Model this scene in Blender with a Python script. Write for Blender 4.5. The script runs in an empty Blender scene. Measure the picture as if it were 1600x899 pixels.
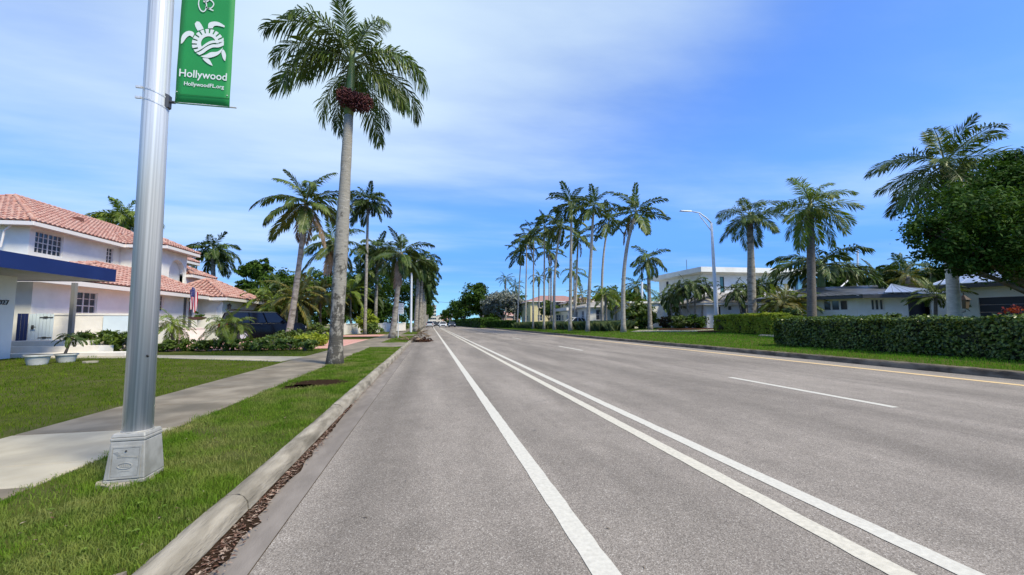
import bpy, math, random
import numpy as np
from mathutils import Vector, Matrix, Euler
from math import sin, cos, pi, radians, sqrt, atan2
SC = bpy.context.scene
COL = SC.collection
random.seed(7); RNG = np.random.default_rng(7)
# ------------------------------------------------------------------ camera
CAMZ = 1.25
FPX = 640.0                      # focal length in pixels of the 1600 px wide photograph
PSI, PIT, ROL = 0.197368, 0.084136, 0.008
CF = Vector((sin(PSI)*cos(PIT), cos(PSI)*cos(PIT), sin(PIT)))
_r0 = Vector((cos(PSI), -sin(PSI), 0)); _u0 = _r0.cross(CF)
CR = _r0*cos(ROL) - _u0*sin(ROL); CU = _u0*cos(ROL) + _r0*sin(ROL)
CC = Vector((0, 0, CAMZ))
cd = bpy.data.cameras.new('camera'); cam = bpy.data.objects.new('camera', cd); COL.objects.link(cam)
cd.sensor_width = 36; cd.lens = 36*FPX/1600; cd.clip_start = .05; cd.clip_end = 6000
cam.matrix_world = Matrix(((CR.x, CU.x, -CF.x, CC.x), (CR.y, CU.y, -CF.y, CC.y), (CR.z, CU.z, -CF.z, CC.z), (0, 0, 0, 1)))
SC.camera = cam
# ------------------------------------------------------------------ light
SUN_TO = Vector((0.74, -0.78, 1.40)).normalized()      # towards the sun: high, behind the camera's right shoulder
SUN_EL = math.asin(SUN_TO.z); SUN_AZ = atan2(SUN_TO.x, SUN_TO.y)
sl = bpy.data.lights.new('sun', 'SUN'); sl.energy = 4.3; sl.angle = radians(13); sl.color = (1, .935, .70)
so = bpy.data.objects.new('sun', sl); COL.objects.link(so); so.rotation_euler = SUN_TO.to_track_quat('Z', 'Y').to_euler()
W = bpy.data.worlds.new('World'); SC.world = W; W.use_nodes = True
wn = W.node_tree; wn.nodes.clear(); WL = wn.links.new
def N(nt, t, **k):
    n = nt.nodes.new(t)
    for a, b in k.items(): setattr(n, a, b)
    return n
def mth(nt, op, a, b=None, c=None, clamp=False):
    n = nt.nodes.new('ShaderNodeMath'); n.operation = op; n.use_clamp = clamp
    for i, v in enumerate((a, b, c)):
        if v is None: continue
        if isinstance(v, (int, float)): n.inputs[i].default_value = v
        else: nt.links.new(v, n.inputs[i])
    return n.outputs[0]
def mixc(nt, f, a, b, mode='MIX'):
    n = nt.nodes.new('ShaderNodeMix'); n.data_type = 'RGBA'; n.blend_type = mode
    for s, v in ((n.inputs[0], f), (n.inputs[6], a), (n.inputs[7], b)):
        if isinstance(v, (int, float)): s.default_value = v
        elif isinstance(v, tuple): s.default_value = v if len(v) == 4 else (*v, 1)
        else: nt.links.new(v, s)
    return n.outputs[2]
sky = N(wn, 'ShaderNodeTexSky', sky_type='NISHITA', sun_disc=False, sun_elevation=SUN_EL, sun_rotation=SUN_AZ)
sky.altitude = 0; sky.air_density = 1.0; sky.dust_density = .25; sky.ozone_density = 2.2
tc = N(wn, 'ShaderNodeTexCoord'); sep = N(wn, 'ShaderNodeSeparateXYZ'); WL(tc.outputs['Generated'], sep.inputs[0])
zz = sep.outputs[2]
zc = mth(wn, 'MAXIMUM', zz, .06)
cmb = N(wn, 'ShaderNodeCombineXYZ')                     # clouds lie on a high flat layer
WL(mth(wn, 'DIVIDE', sep.outputs[0], zc), cmb.inputs[0]); WL(mth(wn, 'DIVIDE', sep.outputs[1], zc), cmb.inputs[1])
mp = N(wn, 'ShaderNodeMapping'); mp.inputs['Rotation'].default_value = (0, 0, radians(-62)); mp.inputs['Scale'].default_value = (.42, .95, 1)
WL(cmb.outputs[0], mp.inputs[0])
n1 = N(wn, 'ShaderNodeTexNoise'); n1.inputs['Scale'].default_value = .55; n1.inputs['Detail'].default_value = 3.5; n1.inputs['Roughness'].default_value = .42
n1.inputs['Distortion'].default_value = .25; WL(mp.outputs[0], n1.inputs[0])
n2 = N(wn, 'ShaderNodeTexNoise'); n2.inputs['Scale'].default_value = 1.5; n2.inputs['Detail'].default_value = 6.0; n2.inputs['Roughness'].default_value = .56; WL(mp.outputs[0], n2.inputs[0])
def toward(px, py, w):
    n = N(wn, 'ShaderNodeVectorMath', operation='DOT_PRODUCT'); n.inputs[1].default_value = (CF+CR*((px-800)/FPX)-CU*((py-449.5)/FPX)).normalized(); WL(tc.outputs['Generated'], n.inputs[0])
    r = N(wn, 'ShaderNodeMapRange', interpolation_type='SMOOTHSTEP'); r.inputs[1].default_value = cos(radians(w)); r.inputs[2].default_value = 1; WL(n.outputs['Value'], r.inputs[0]); return r.outputs[0]
# banks of thin cloud: one broad to the left, one overhead
nz = mth(wn, 'MULTIPLY_ADD', n2.outputs[0], .55, mth(wn, 'MULTIPLY', n1.outputs[0], 1.0))      # about .3 .. 1.2
bias = mth(wn, 'MULTIPLY', toward(-250, 40, 60), .33)
bias = mth(wn, 'ADD', bias, mth(wn, 'MULTIPLY', toward(760, -260, 42), .56))
m0 = mth(wn, 'ADD', nz, bias)
mr = N(wn, 'ShaderNodeMapRange', interpolation_type='SMOOTHSTEP'); mr.inputs[1].default_value = .68; mr.inputs[2].default_value = 1.42
WL(m0, mr.inputs[0])
cover = mth(wn, 'MULTIPLY', mr.outputs[0], .9)
cover = mth(wn, 'MULTIPLY', cover, mth(wn, 'MULTIPLY', mth(wn, 'ADD', zz, .02), 4.0, clamp=True))
hs = N(wn, 'ShaderNodeHueSaturation'); hs.inputs['Saturation'].default_value = 1.0; hs.inputs['Value'].default_value = 1.0; WL(sky.outputs[0], hs.inputs['Color'])
tint = mixc(wn, 1.0, hs.outputs[0], (.98, 1.46, 2.3), 'MULTIPLY')
hz = N(wn, 'ShaderNodeMapRange', interpolation_type='SMOOTHSTEP'); hz.inputs[1].default_value = 0; hz.inputs[2].default_value = .40; hz.inputs[3].default_value = .95; hz.inputs[4].default_value = 0
WL(zz, hz.inputs[0])
hz2 = N(wn, 'ShaderNodeMapRange', interpolation_type='SMOOTHSTEP'); hz2.inputs[1].default_value = -.02; hz2.inputs[2].default_value = .15; WL(zz, hz2.inputs[0])
hzc = mixc(wn, hz2.outputs[0], (3.5, 7.5, 9.6), (.74, 2.85, 8.5))
skyc = mixc(wn, hz.outputs[0], tint, hzc)
skc = mixc(wn, cover, skyc, (6.4, 7.9, 9.1))
bg = N(wn, 'ShaderNodeBackground'); bg.inputs[1].default_value = .1; WL(skc, bg.inputs[0])
wo = N(wn, 'ShaderNodeOutputWorld'); WL(bg.outputs[0], wo.inputs[0])
SC.view_settings.view_transform = 'Standard'; SC.view_settings.look = 'None'; SC.view_settings.gamma = 1
SC.view_settings.exposure = 0.24
SC.render.engine = 'CYCLES'
try:
    SC.cycles.max_bounces = 6; SC.cycles.transparent_max_bounces = 6; SC.cycles.use_denoising = True
except Exception: pass
# ------------------------------------------------------------------ placing helpers
def tz(x):
    if x < -1.3: return .11
    if x < 11.85: return 0.0
    xs = (11.85, 15, 18, 24, 30, 1e5); zs = (.15, .24, .32, .45, .5, .5)
    return float(np.interp(x, xs, zs))
def P(px, py, D): return CC + (CF + CR*((px-800)/FPX) - CU*((py-449.5)/FPX))*D
def Bd(px, D):
    lo, hi = 500, 1200
    for _ in range(40):
        m = (lo+hi)/2; p = P(px, m, D)
        if p.z > tz(p.x): lo = m
        else: hi = m
    p = P(px, lo, D); return Vector((p.x, p.y, tz(p.x)))
def G(px, py, z=.11):
    d = CF + CR*((px-800)/FPX) - CU*((py-449.5)/FPX); t = (z-CAMZ)/d.z; p = CC+d*t; return Vector((p.x, p.y, z))
def T(px, py, D): return P(px, py, D + max(0, (504-py)/FPX*D)*.084)     # a point high above the ground at column px
# ------------------------------------------------------------------ object helpers
WLOC = {}
def tag(o, label=None, cat=None, group=None, kind=None):
    if label: o['label'] = label
    if cat: o['category'] = cat
    if group: o['group'] = group
    if kind: o['kind'] = kind
    return o
def thing(name, loc, label, cat, group=None):
    o = bpy.data.objects.new(name, None); COL.objects.link(o); o.location = loc; o.empty_display_size = .2
    WLOC[o.name] = Vector(loc); return tag(o, label, cat, group)
def link(name, me, parent=None, loc=None, wl=None):
    o = bpy.data.objects.new(name, me); COL.objects.link(o)
    if parent is not None: o.parent = parent
    if loc is not None: o.location = loc
    WLOC[o.name] = Vector(wl) if wl is not None else (WLOC[parent.name].copy() if parent is not None else Vector((0, 0, 0)))
    return o
def npmesh(name, V, F, mat, smooth=False):
    V = np.asarray(V, dtype=np.float32); F = np.asarray(F, dtype=np.int32)
    me = bpy.data.meshes.new(name); me.vertices.add(len(V)); me.vertices.foreach_set('co', V.ravel())
    k = F.shape[1]; me.loops.add(F.size); me.loops.foreach_set('vertex_index', F.ravel())
    me.polygons.add(len(F)); me.polygons.foreach_set('loop_start', np.arange(0, F.size, k, dtype=np.int32))
    try: me.polygons.foreach_set('loop_total', np.full(len(F), k, dtype=np.int32))
    except Exception: pass
    if smooth: me.polygons.foreach_set('use_smooth', np.ones(len(F), dtype=bool))
    me.materials.append(mat); me.update(calc_edges=True); return me
class MB:
    def __init__(s): s.v = []; s.f = []
    def add(s, vs, fs):
        b = len(s.v); s.v += [tuple(v) for v in vs]; s.f += [tuple(b+i for i in f) for f in fs]; return s
    def box(s, x0, x1, y0, y1, z0, z1):
        return s.add([(x0,y0,z0),(x1,y0,z0),(x1,y1,z0),(x0,y1,z0),(x0,y0,z1),(x1,y0,z1),(x1,y1,z1),(x0,y1,z1)],
                     [(0,3,2,1),(4,5,6,7),(0,1,5,4),(1,2,6,5),(2,3,7,6),(3,0,4,7)])
    def hexa(s, lo, hi):      # 4 bottom points, 4 top points
        return s.add(list(lo)+list(hi), [(0,3,2,1),(4,5,6,7),(0,1,5,4),(1,2,6,5),(2,3,7,6),(3,0,4,7)])
    def prism(s, poly, z0, z1):
        n = len(poly)
        return s.add([(p[0],p[1],z0) for p in poly]+[(p[0],p[1],z1) for p in poly],
                     [tuple(range(n-1,-1,-1)), tuple(range(n,2*n))]+[(i,(i+1)%n,n+(i+1)%n,n+i) for i in range(n)])
    def tube(s, pts, rs, n=8, caps=True):
        pts = [Vector(p) for p in pts]; m = len(pts)
        if not hasattr(rs, '__len__'): rs = [rs]*m
        ref = Vector((0, 0, 1)); vs = []
        d0 = (pts[-1]-pts[0]).normalized()
        if abs(d0.z) > .8: ref = Vector((1, 0, 0))
        for i, p in enumerate(pts):
            t = (pts[min(i+1, m-1)]-pts[max(i-1, 0)]).normalized()
            a = ref.cross(t).normalized(); b = t.cross(a)
            for k in range(n):
                q = 2*pi*k/n; vs.append(p+(a*cos(q)+b*sin(q))*rs[i])
        fs = [(i*n+k, i*n+(k+1)%n, (i+1)*n+(k+1)%n, (i+1)*n+k) for i in range(m-1) for k in range(n)]
        if caps: fs += [tuple(range(n-1, -1, -1)), tuple(range((m-1)*n, m*n))]
        return s.add(vs, fs)
    def build(s, name, mat, parent=None, org=None, smooth=False):
        o = Vector(org) if org is not None else (WLOC[parent.name] if parent is not None else Vector((0, 0, 0)))
        me = bpy.data.meshes.new(name); me.from_pydata([(v[0]-o.x, v[1]-o.y, v[2]-o.z) for v in s.v], [], s.f)
        me.materials.append(mat)
        if smooth: me.polygons.foreach_set('use_smooth', [True]*len(me.polygons))
        me.update()
        return link(name, me, parent, o if parent is None else None, o)
def autosmooth(o, ang=40):
    me = o.data; me.polygons.foreach_set('use_smooth', [True]*len(me.polygons))
    try: me.set_sharp_from_angle(angle=radians(ang))
    except Exception: pass
    return o
# ------------------------------------------------------------------ materials
MT = {}
def mat(name, c1, c2=None, scale=3, rough=.7, bump=0, bscale=None, metal=0, detail=4, spec=.5, c3=None, s3=.6, stretch=None, transl=0, rand=0, dist=.02, lo=.35, hi=.65, f3=.5):
    if name in MT: return MT[name]
    m = bpy.data.materials.new(name); m.use_nodes = True; nt = m.node_tree; L = nt.links.new
    b = nt.nodes['Principled BSDF']; out = nt.nodes['Material Output']
    b.inputs['Roughness'].default_value = rough; b.inputs['Metallic'].default_value = metal; b.inputs['Specular IOR Level'].default_value = spec
    geo = N(nt, 'ShaderNodeNewGeometry'); pos = geo.outputs['Position']
    if stretch:
        mp = N(nt, 'ShaderNodeMapping'); mp.inputs['Scale'].default_value = stretch; L(pos, mp.inputs[0]); pos = mp.outputs[0]
    def noise(sc, de=detail):
        n = N(nt, 'ShaderNodeTexNoise'); n.inputs['Scale'].default_value = sc; n.inputs['Detail'].default_value = de; L(pos, n.inputs[0]); return n.outputs[0]
    col = (*c1, 1)
    if c2:
        r = N(nt, 'ShaderNodeMapRange'); r.inputs[1].default_value = lo; r.inputs[2].default_value = hi; L(noise(scale), r.inputs[0])
        col = mixc(nt, r.outputs[0], col, (*c2, 1))
    if c3:
        r = N(nt, 'ShaderNodeMapRange'); r.inputs[1].default_value = .45; r.inputs[2].default_value = .7; r.inputs[4].default_value = f3; L(noise(s3, 5), r.inputs[0])
        col = mixc(nt, r.outputs[0], col, (*c3, 1))
    if rand:
        oi = N(nt, 'ShaderNodeObjectInfo'); f = mth(nt, 'MULTIPLY_ADD', oi.outputs['Random'], 2*rand, 1-rand)
        v = N(nt, 'ShaderNodeVectorMath', operation='SCALE')
        if isinstance(col, tuple):
            rgb = N(nt, 'ShaderNodeRGB'); rgb.outputs[0].default_value = col; col = rgb.outputs[0]
        L(col, v.inputs[0]); L(f, v.inputs['Scale']); col = v.outputs[0]
    if isinstance(col, tuple): b.inputs['Base Color'].default_value = col
    else: L(col, b.inputs['Base Color'])
    if bump:
        bp = N(nt, 'ShaderNodeBump'); bp.inputs['Strength'].default_value = bump; bp.inputs['Distance'].default_value = dist
        L(noise(bscale or scale*4), bp.inputs['Height']); L(bp.outputs[0], b.inputs['Normal'])
    if transl:
        t = N(nt, 'ShaderNodeBsdfTranslucent'); ms = N(nt, 'ShaderNodeMixShader'); ms.inputs[0].default_value = transl
        if isinstance(col, tuple): t.inputs[0].default_value = col
        else: L(mixc(nt, 1.0, col, (1.25, 1.35, .6), 'MULTIPLY'), t.inputs[0])
        L(b.outputs[0], ms.inputs[1]); L(t.outputs[0], ms.inputs[2]); L(ms.outputs[0], out.inputs[0])
    MT[name] = m; return m
# bark of the near royal palm: grey, ringed, with black lichen blotches that thin out upwards
def near_bark():
    m = bpy.data.materials.new('near_palm_bark'); m.use_nodes = True; nt = m.node_tree; L = nt.links.new; b = nt.nodes['Principled BSDF']; b.inputs['Roughness'].default_value = .95; b.inputs['Specular IOR Level'].default_value = .2
    g = N(nt, 'ShaderNodeNewGeometry'); pos = g.outputs['Position']; sx = N(nt, 'ShaderNodeSeparateXYZ'); L(pos, sx.inputs[0])
    def nz(sc, st, de=5, ro=.6):
        mp = N(nt, 'ShaderNodeMapping'); mp.inputs['Scale'].default_value = st; L(pos, mp.inputs[0]); n = N(nt, 'ShaderNodeTexNoise'); n.inputs['Scale'].default_value = sc; n.inputs['Detail'].default_value = de; n.inputs['Roughness'].default_value = ro; L(mp.outputs[0], n.inputs[0]); return n.outputs[0]
    rings = nz(9, (.6, .6, 3.2)); c = mixc(nt, rings, (.20, .175, .14), (.50, .455, .38)); fine = nz(55, (1, 1, 1)); c = mixc(nt, mth(nt, 'MULTIPLY', fine, .45), c, (.17, .15, .12))
    h = N(nt, 'ShaderNodeMapRange'); h.inputs[1].default_value = .1; h.inputs[2].default_value = 5.5; h.inputs[3].default_value = .62; h.inputs[4].default_value = .36; L(sx.outputs[2], h.inputs[0])
    bl = nz(5.5, (1, 1, .8), 7, .68); k = N(nt, 'ShaderNodeMapRange'); k.inputs[3].default_value = 0; k.inputs[4].default_value = 14; L(mth(nt, 'SUBTRACT', h.outputs[0], bl), k.inputs[0]); f = mth(nt, 'MULTIPLY', k.outputs[0], .8, clamp=True)
    c = mixc(nt, mth(nt, 'MULTIPLY', f, .82), c, (.045, .04, .032)); wn_ = nz(8, (1, 1, 1), 6, .7); k2 = N(nt, 'ShaderNodeMapRange'); k2.inputs[1].default_value = .60; k2.inputs[2].default_value = .64; L(wn_, k2.inputs[0])
    c = mixc(nt, mth(nt, 'MULTIPLY', k2.outputs[0], .5), c, (.6, .56, .5)); L(c, b.inputs['Base Color'])
    bp = N(nt, 'ShaderNodeBump'); bp.inputs['Strength'].default_value = .8; bp.inputs['Distance'].default_value = .03; L(mth(nt, 'ADD', rings, mth(nt, 'MULTIPLY', fine, .5)), bp.inputs['Height']); L(bp.outputs[0], b.inputs['Normal']); return m
# asphalt: pale weathered aggregate, worn wheel tracks, stains
def asphalt():
    m = bpy.data.materials.new('asphalt'); m.use_nodes = True; nt = m.node_tree; L = nt.links.new; b = nt.nodes['Principled BSDF']
    b.inputs['Roughness'].default_value = .9; b.inputs['Specular IOR Level'].default_value = .12
    g = N(nt, 'ShaderNodeNewGeometry'); pos = g.outputs['Position']
    vo = N(nt, 'ShaderNodeTexVoronoi'); vo.inputs['Scale'].default_value = 165; L(pos, vo.inputs[0])
    sp = N(nt, 'ShaderNodeSeparateColor'); L(vo.outputs['Color'], sp.inputs[0])
    n = N(nt, 'ShaderNodeTexNoise'); n.inputs['Scale'].default_value = 260; n.inputs['Detail'].default_value = 2; L(pos, n.inputs[0])
    base = mixc(nt, sp.outputs[0], (.145, .121, .101), (.40, .342, .288))
    base = mixc(nt, mth(nt, 'MULTIPLY', n.outputs[0], .6), base, (.19, .165, .142))
    # bright stone chips
    chip = mth(nt, 'GREATER_THAN', sp.outputs[1], .93); base = mixc(nt, mth(nt, 'MULTIPLY', chip, .5), base, (.60, .54, .47))
    mp = N(nt, 'ShaderNodeMapping'); mp.inputs['Scale'].default_value = (1, .16, 1); L(pos, mp.inputs[0])
    n2 = N(nt, 'ShaderNodeTexNoise'); n2.inputs['Scale'].default_value = 1.3; n2.inputs['Detail'].default_value = 5; L(mp.outputs[0], n2.inputs[0])
    r = N(nt, 'ShaderNodeMapRange'); r.inputs[1].default_value = .35; r.inputs[2].default_value = .7; r.inputs[3].default_value = .78; r.inputs[4].default_value = 1.18; L(n2.outputs[0], r.inputs[0])
    n3 = N(nt, 'ShaderNodeTexNoise'); n3.inputs['Scale'].default_value = 3.2; n3.inputs['Detail'].default_value = 6; n3.inputs['Roughness'].default_value = .65; L(pos, n3.inputs[0])
    r3 = N(nt, 'ShaderNodeMapRange'); r3.inputs[1].default_value = .3; r3.inputs[2].default_value = .7; r3.inputs[3].default_value = .9; r3.inputs[4].default_value = 1.1; L(n3.outputs[0], r3.inputs[0])
    # darker oil-worn strip beside the gutter and mid-lane
    sx = N(nt, 'ShaderNodeSeparateXYZ'); L(pos, sx.inputs[0])
    def band(x0, w, amt):
        d = mth(nt, 'DIVIDE', mth(nt, 'ABSOLUTE', mth(nt, 'SUBTRACT', sx.outputs[0], x0)), w)
        k = mth(nt, 'SUBTRACT', 1.0, d, clamp=True); return mth(nt, 'MULTIPLY_ADD', mth(nt, 'MULTIPLY', k, n2.outputs[0]), -amt*1.6, 1.0)
    f = mth(nt, 'MULTIPLY', r.outputs[0], r3.outputs[0]); f = mth(nt, 'MULTIPLY', f, band(-.50, .42, .34)); f = mth(nt, 'MULTIPLY', f, band(4.7, 1.0, .22)); f = mth(nt, 'MULTIPLY', f, band(9.2, 1.0, .12))
    v = N(nt, 'ShaderNodeVectorMath', operation='SCALE'); L(base, v.inputs[0]); L(f, v.inputs['Scale']); L(v.outputs[0], b.inputs['Base Color'])
    bp = N(nt, 'ShaderNodeBump'); bp.inputs['Strength'].default_value = .5; bp.inputs['Distance'].default_value = .004
    L(vo.outputs['Distance'], bp.inputs['Height']); L(bp.outputs[0], b.inputs['Normal']); return m
M_ASPH = asphalt()
M_LINE = mat('road_paint', (.62, .575, .49), (.52, .48, .41), 30, .7, .3, 220, lo=.3, hi=.75, c3=(.27, .25, .21), s3=42, f3=.22, dist=.003, spec=.2)
M_LINE2 = mat('aged_cream_paint', (.62, .56, .455), (.53, .48, .39), 30, .7, .3, 220, c3=(.27, .25, .21), s3=38, f3=.25, dist=.003, spec=.2)
M_YEL = mat('yellow_paint', (.78, .52, .22), (.70, .50, .26), 14, .6, .2, 120)
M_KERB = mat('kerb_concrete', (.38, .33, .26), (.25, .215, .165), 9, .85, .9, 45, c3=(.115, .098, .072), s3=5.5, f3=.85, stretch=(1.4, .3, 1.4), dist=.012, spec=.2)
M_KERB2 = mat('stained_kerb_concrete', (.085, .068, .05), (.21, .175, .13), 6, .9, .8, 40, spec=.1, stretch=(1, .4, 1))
M_GUT = mat('gutter_concrete', (.26, .222, .19), (.20, .17, .145), 8, .85, .4, 90, c3=(.14, .118, .10), s3=1.6, f3=.6, stretch=(1, .35, 1), dist=.006, spec=.15)
M_WALK = mat('sidewalk_concrete', (.275, .232, .175), (.18, .148, .108), 2.2, .85, .4, 80, c3=(.12, .105, .08), s3=1.3, f3=.75, dist=.006, rand=.08, spec=.15)
M_WALKN = mat('pale_sidewalk_concrete', (.44, .385, .29), (.345, .30, .225), 3, .85, .35, 90, c3=(.30, .275, .23), s3=.9, f3=.6, dist=.005, rand=.05, spec=.15)
M_PINK = mat('pink_paver', (.60, .30, .235), (.52, .27, .22), 7, .8, .4, 12, c3=(.66, .42, .34), s3=18)
M_SOIL = mat('soil', (.07, .05, .035), (.12, .09, .06), 12, 1, .8, 60, spec=0)
M_TURF = mat('turf_soil', (.055, .075, .014), (.085, .10, .022), 6, 1, .8, 90, spec=0, c3=(.13, .11, .06), s3=1.4, f3=.5)
M_FARG = mat('far_ground', (.07, .10, .03), (.10, .12, .05), .3, 1, spec=0)
M_MOULD = mat('leaf_mould', (.022, .014, .009), (.055, .034, .022), 40, 1, 1, 90, spec=0)
M_MULCH = mat('mulch', (.055, .03, .02), (.12, .06, .04), 25, 1, 1, 60, spec=0)
def leafm(name, a, b, sc=1.5, tr=.22, rough=.5, rand=.15, c3=None, f3=.5, spec=.4, s3=None): return mat(name, a, b, sc, rough, transl=tr, rand=rand, c3=c3, s3=s3 or sc*.5, f3=f3, spec=spec, detail=3)
M_GRASS = leafm('grass_blade', (.085, .165, .015), (.15, .225, .028), 4, .3, .7, 0, c3=(.33, .29, .12), f3=.75, spec=0, s3=1.6)
M_LAWN = leafm('lawn_blade', (.075, .14, .008), (.125, .185, .014), 2, .3, .8, 0, c3=(.19, .21, .04), f3=.4, spec=0)
M_GRR = leafm('right_verge_blade', (.09, .22, .015), (.14, .27, .025), 2, .3, .7, 0, spec=0)
M_PALM = leafm('palm_leaf', (.04, .08, .011), (.125, .17, .028), 2.5, .2, .45, .25, c3=(.19, .18, .05), f3=.35, spec=.3)
M_PALMD = leafm('dark_palm_leaf', (.024, .052, .009), (.078, .112, .019), 2.5, .16, .45, .25, spec=.22)
M_PALMY = leafm('bright_palm_leaf', (.09, .15, .016), (.21, .25, .035), 2.5, .28, .5, .25, spec=.3)
M_PALMO = leafm('golden_palm_leaf', (.085, .11, .018), (.24, .18, .04), 2, .25, .5, .25)
M_DEAD = leafm('dead_palm_leaf', (.25, .17, .11), (.40, .29, .2), 3, .15, .8, .2)
M_RACH = mat('frond_stem', (.14, .18, .06), (.2, .22, .09), 5, .5)
M_BARK = mat('royal_palm_bark', (.38, .34, .285), (.27, .24, .20), 5, .95, .7, 30, c3=(.10, .082, .062), s3=2.6, f3=.9, stretch=(1, 1, 2.4), dist=.03)
M_BARKN = near_bark()
M_BLCH = mat('bleached_bark', (.66, .62, .54), (.5, .46, .39), 5, .95, .5, 30, stretch=(1, 1, 2.4))
M_BARKP = mat('pale_palm_bark', (.46, .42, .36), (.34, .31, .26), 5, .95, .5, 30, c3=(.2, .17, .13), s3=2.6, f3=.6, stretch=(1, 1, 2.4))
M_BARKD = mat('dark_palm_bark', (.2, .175, .15), (.12, .10, .085), 6, .95, .7, 30, stretch=(1, 1, 3), dist=.02)
M_BARKM = mat('mottled_bark', (.36, .335, .30), (.07, .06, .05), 7, .95, .9, 34, lo=.42, hi=.52, c3=(.5, .48, .44), s3=5, f3=.5, dist=.03)
M_SHAFT = mat('crownshaft', (.10, .17, .04), (.17, .2, .07), 4, .45)
M_FRUIT = mat('palm_fruit', (.06, .012, .012), (.12, .02, .02), 20, .6)
M_WOOD = mat('tree_bark', (.12, .10, .08), (.2, .17, .14), 5, .95, .8, 25)
M_TREE = leafm('tree_leaf', (.028, .066, .008), (.075, .125, .015), 1.2, .15, .6, .15, spec=.1)
M_TREED = leafm('dark_tree_leaf', (.018, .050, .008), (.058, .11, .016), 1.6, .2, .6, .1, spec=.08, c3=(.09, .15, .02), f3=.3)
M_SILV = leafm('silver_tree_leaf', (.16, .17, .14), (.24, .25, .21), 1.2, .12, .6, .1)
M_SHRUB = leafm('shrub_leaf', (.045, .085, .012), (.13, .18, .025), 4, .18, .45, .2, spec=.35)
M_HEDGE = leafm('clusia_leaf', (.010, .030, .004), (.036, .078, .010), 3, .14, .35, 0, c3=(.34, .40, .08), f3=.75, spec=.3, s3=15)  # pale noise flecks paint sparse leaf highlights into the dark colour
M_YHEDGE = leafm('yellow_green_leaf', (.20, .27, .025), (.42, .43, .06), 3.5, .35, .6, 0, spec=.1, c3=(.10, .17, .02), f3=.6)
M_TUFT = leafm('ornamental_grass', (.07, .11, .035), (.13, .16, .06), 2, .2, .7, 0)
M_STUC = mat('white_stucco', (.88, .85, .785), (.83, .80, .74), 3, .9, .25, 60, dist=.01, c3=(.60, .57, .50), s3=.8, f3=.3, spec=.2)
M_GARD = mat('cream_block_wall', (.78, .72, .65), (.70, .645, .58), 3, .9, .4, 30)
M_PALEB = mat('pale_blue_paint', (.60, .68, .72), (.55, .62, .67), 2, .8)
M_BLUE = mat('navy_fascia', (.008, .02, .11), (.011, .026, .13), 1, .4)
M_NAVY = mat('navy_door', (.006, .012, .07), None, 1, .4)
M_SOFF = mat('grey_soffit', (.36, .345, .32), (.30, .285, .26), 2, .8)
M_TRIM = mat('white_trim', (.76, .71, .67), None, 1, .6)
M_TILE = mat('terracotta_tile', (.37, .155, .118), (.48, .26, .205), 3.6, .85, .3, 30, c3=(.58, .44, .37), s3=4.5, f3=.7)
M_TILED = mat('tile_underlay', (.18, .07, .05), None, 1, .9)
M_GLASS = mat('window_glass', (.03, .04, .05), (.06, .07, .08), .7, .08, spec=.7)
M_TEAL = mat('teal_glass', (.02, .12, .12), None, 1, .1, spec=.7)
M_BLACKP = mat('black_car_paint', (.004, .004, .005), None, 1, .2, spec=.25)
M_CGLASS = mat('car_glass', (.01, .012, .018), None, 1, .12, spec=.45)
M_RUB = mat('rubber', (.02, .02, .02), None, 1, .8)
M_ALU = mat('brushed_aluminium', (.84, .83, .80), (.54, .535, .52), 3, .34, .35, 9, metal=.25, stretch=(22, 22, .06), dist=.003)
M_CAST = mat('cast_aluminium', (.44, .415, .37), (.30, .28, .24), 9, .55, .3, 120, metal=.15, dist=.003)
M_STEEL = mat('dark_steel', (.08, .08, .08), None, 1, .5, metal=.6)
M_GALV = mat('painted_lamp_post', (.72, .73, .75), (.62, .63, .66), 4, .45)
M_BANN = mat('green_banner', (.008, .27, .055), (.01, .25, .05), 3, .65)
M_WPRINT = mat('white_print', (.72, .74, .70), None, 1, .7)
M_POT = mat('plastic_planter', (.62, .61, .58), (.5, .49, .46), 6, .7, .2, 40)
M_SIGN = mat('white_sign', (.78, .78, .77), None, 1, .5)
M_METR = mat('grey_metal_roof', (.11, .115, .13), (.15, .155, .17), 2, .4, metal=.4)
M_METS = mat('silver_metal_roof', (.42, .44, .47), (.36, .38, .41), 2, .35, metal=.5)
M_SHING = mat('grey_shingle', (.34, .31, .29), (.26, .24, .22), 6, .9, .5, 12)
M_YELW = mat('yellow_stucco', (.72, .60, .32), (.66, .54, .28), 1, .9)
M_RROOF = mat('brown_tile_roof', (.26, .12, .10), (.36, .2, .17), 5, .9, .6, 8)
M_DARKD = mat('dark_garage_panel', (.03, .032, .045), None, 1, .5)
M_CREAM = mat('far_building_cream', (.72, .64, .52), (.66, .56, .44), .2, .9)
M_ORNG = mat('far_building_orange', (.66, .40, .28), None, 1, .9)
M_LITTER = leafm('dead_leaf', (.045, .022, .013), (.20, .085, .05), 60, .1, .8, 0, c3=(.62, .47, .36), f3=.9, s3=38)
M_REDF = leafm('red_flower', (.5, .03, .02), (.6, .12, .03), 5, .2, .6)
M_REDL = leafm('red_leaf', (.09, .03, .02), (.10, .10, .03), 3, .2, .6)
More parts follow.
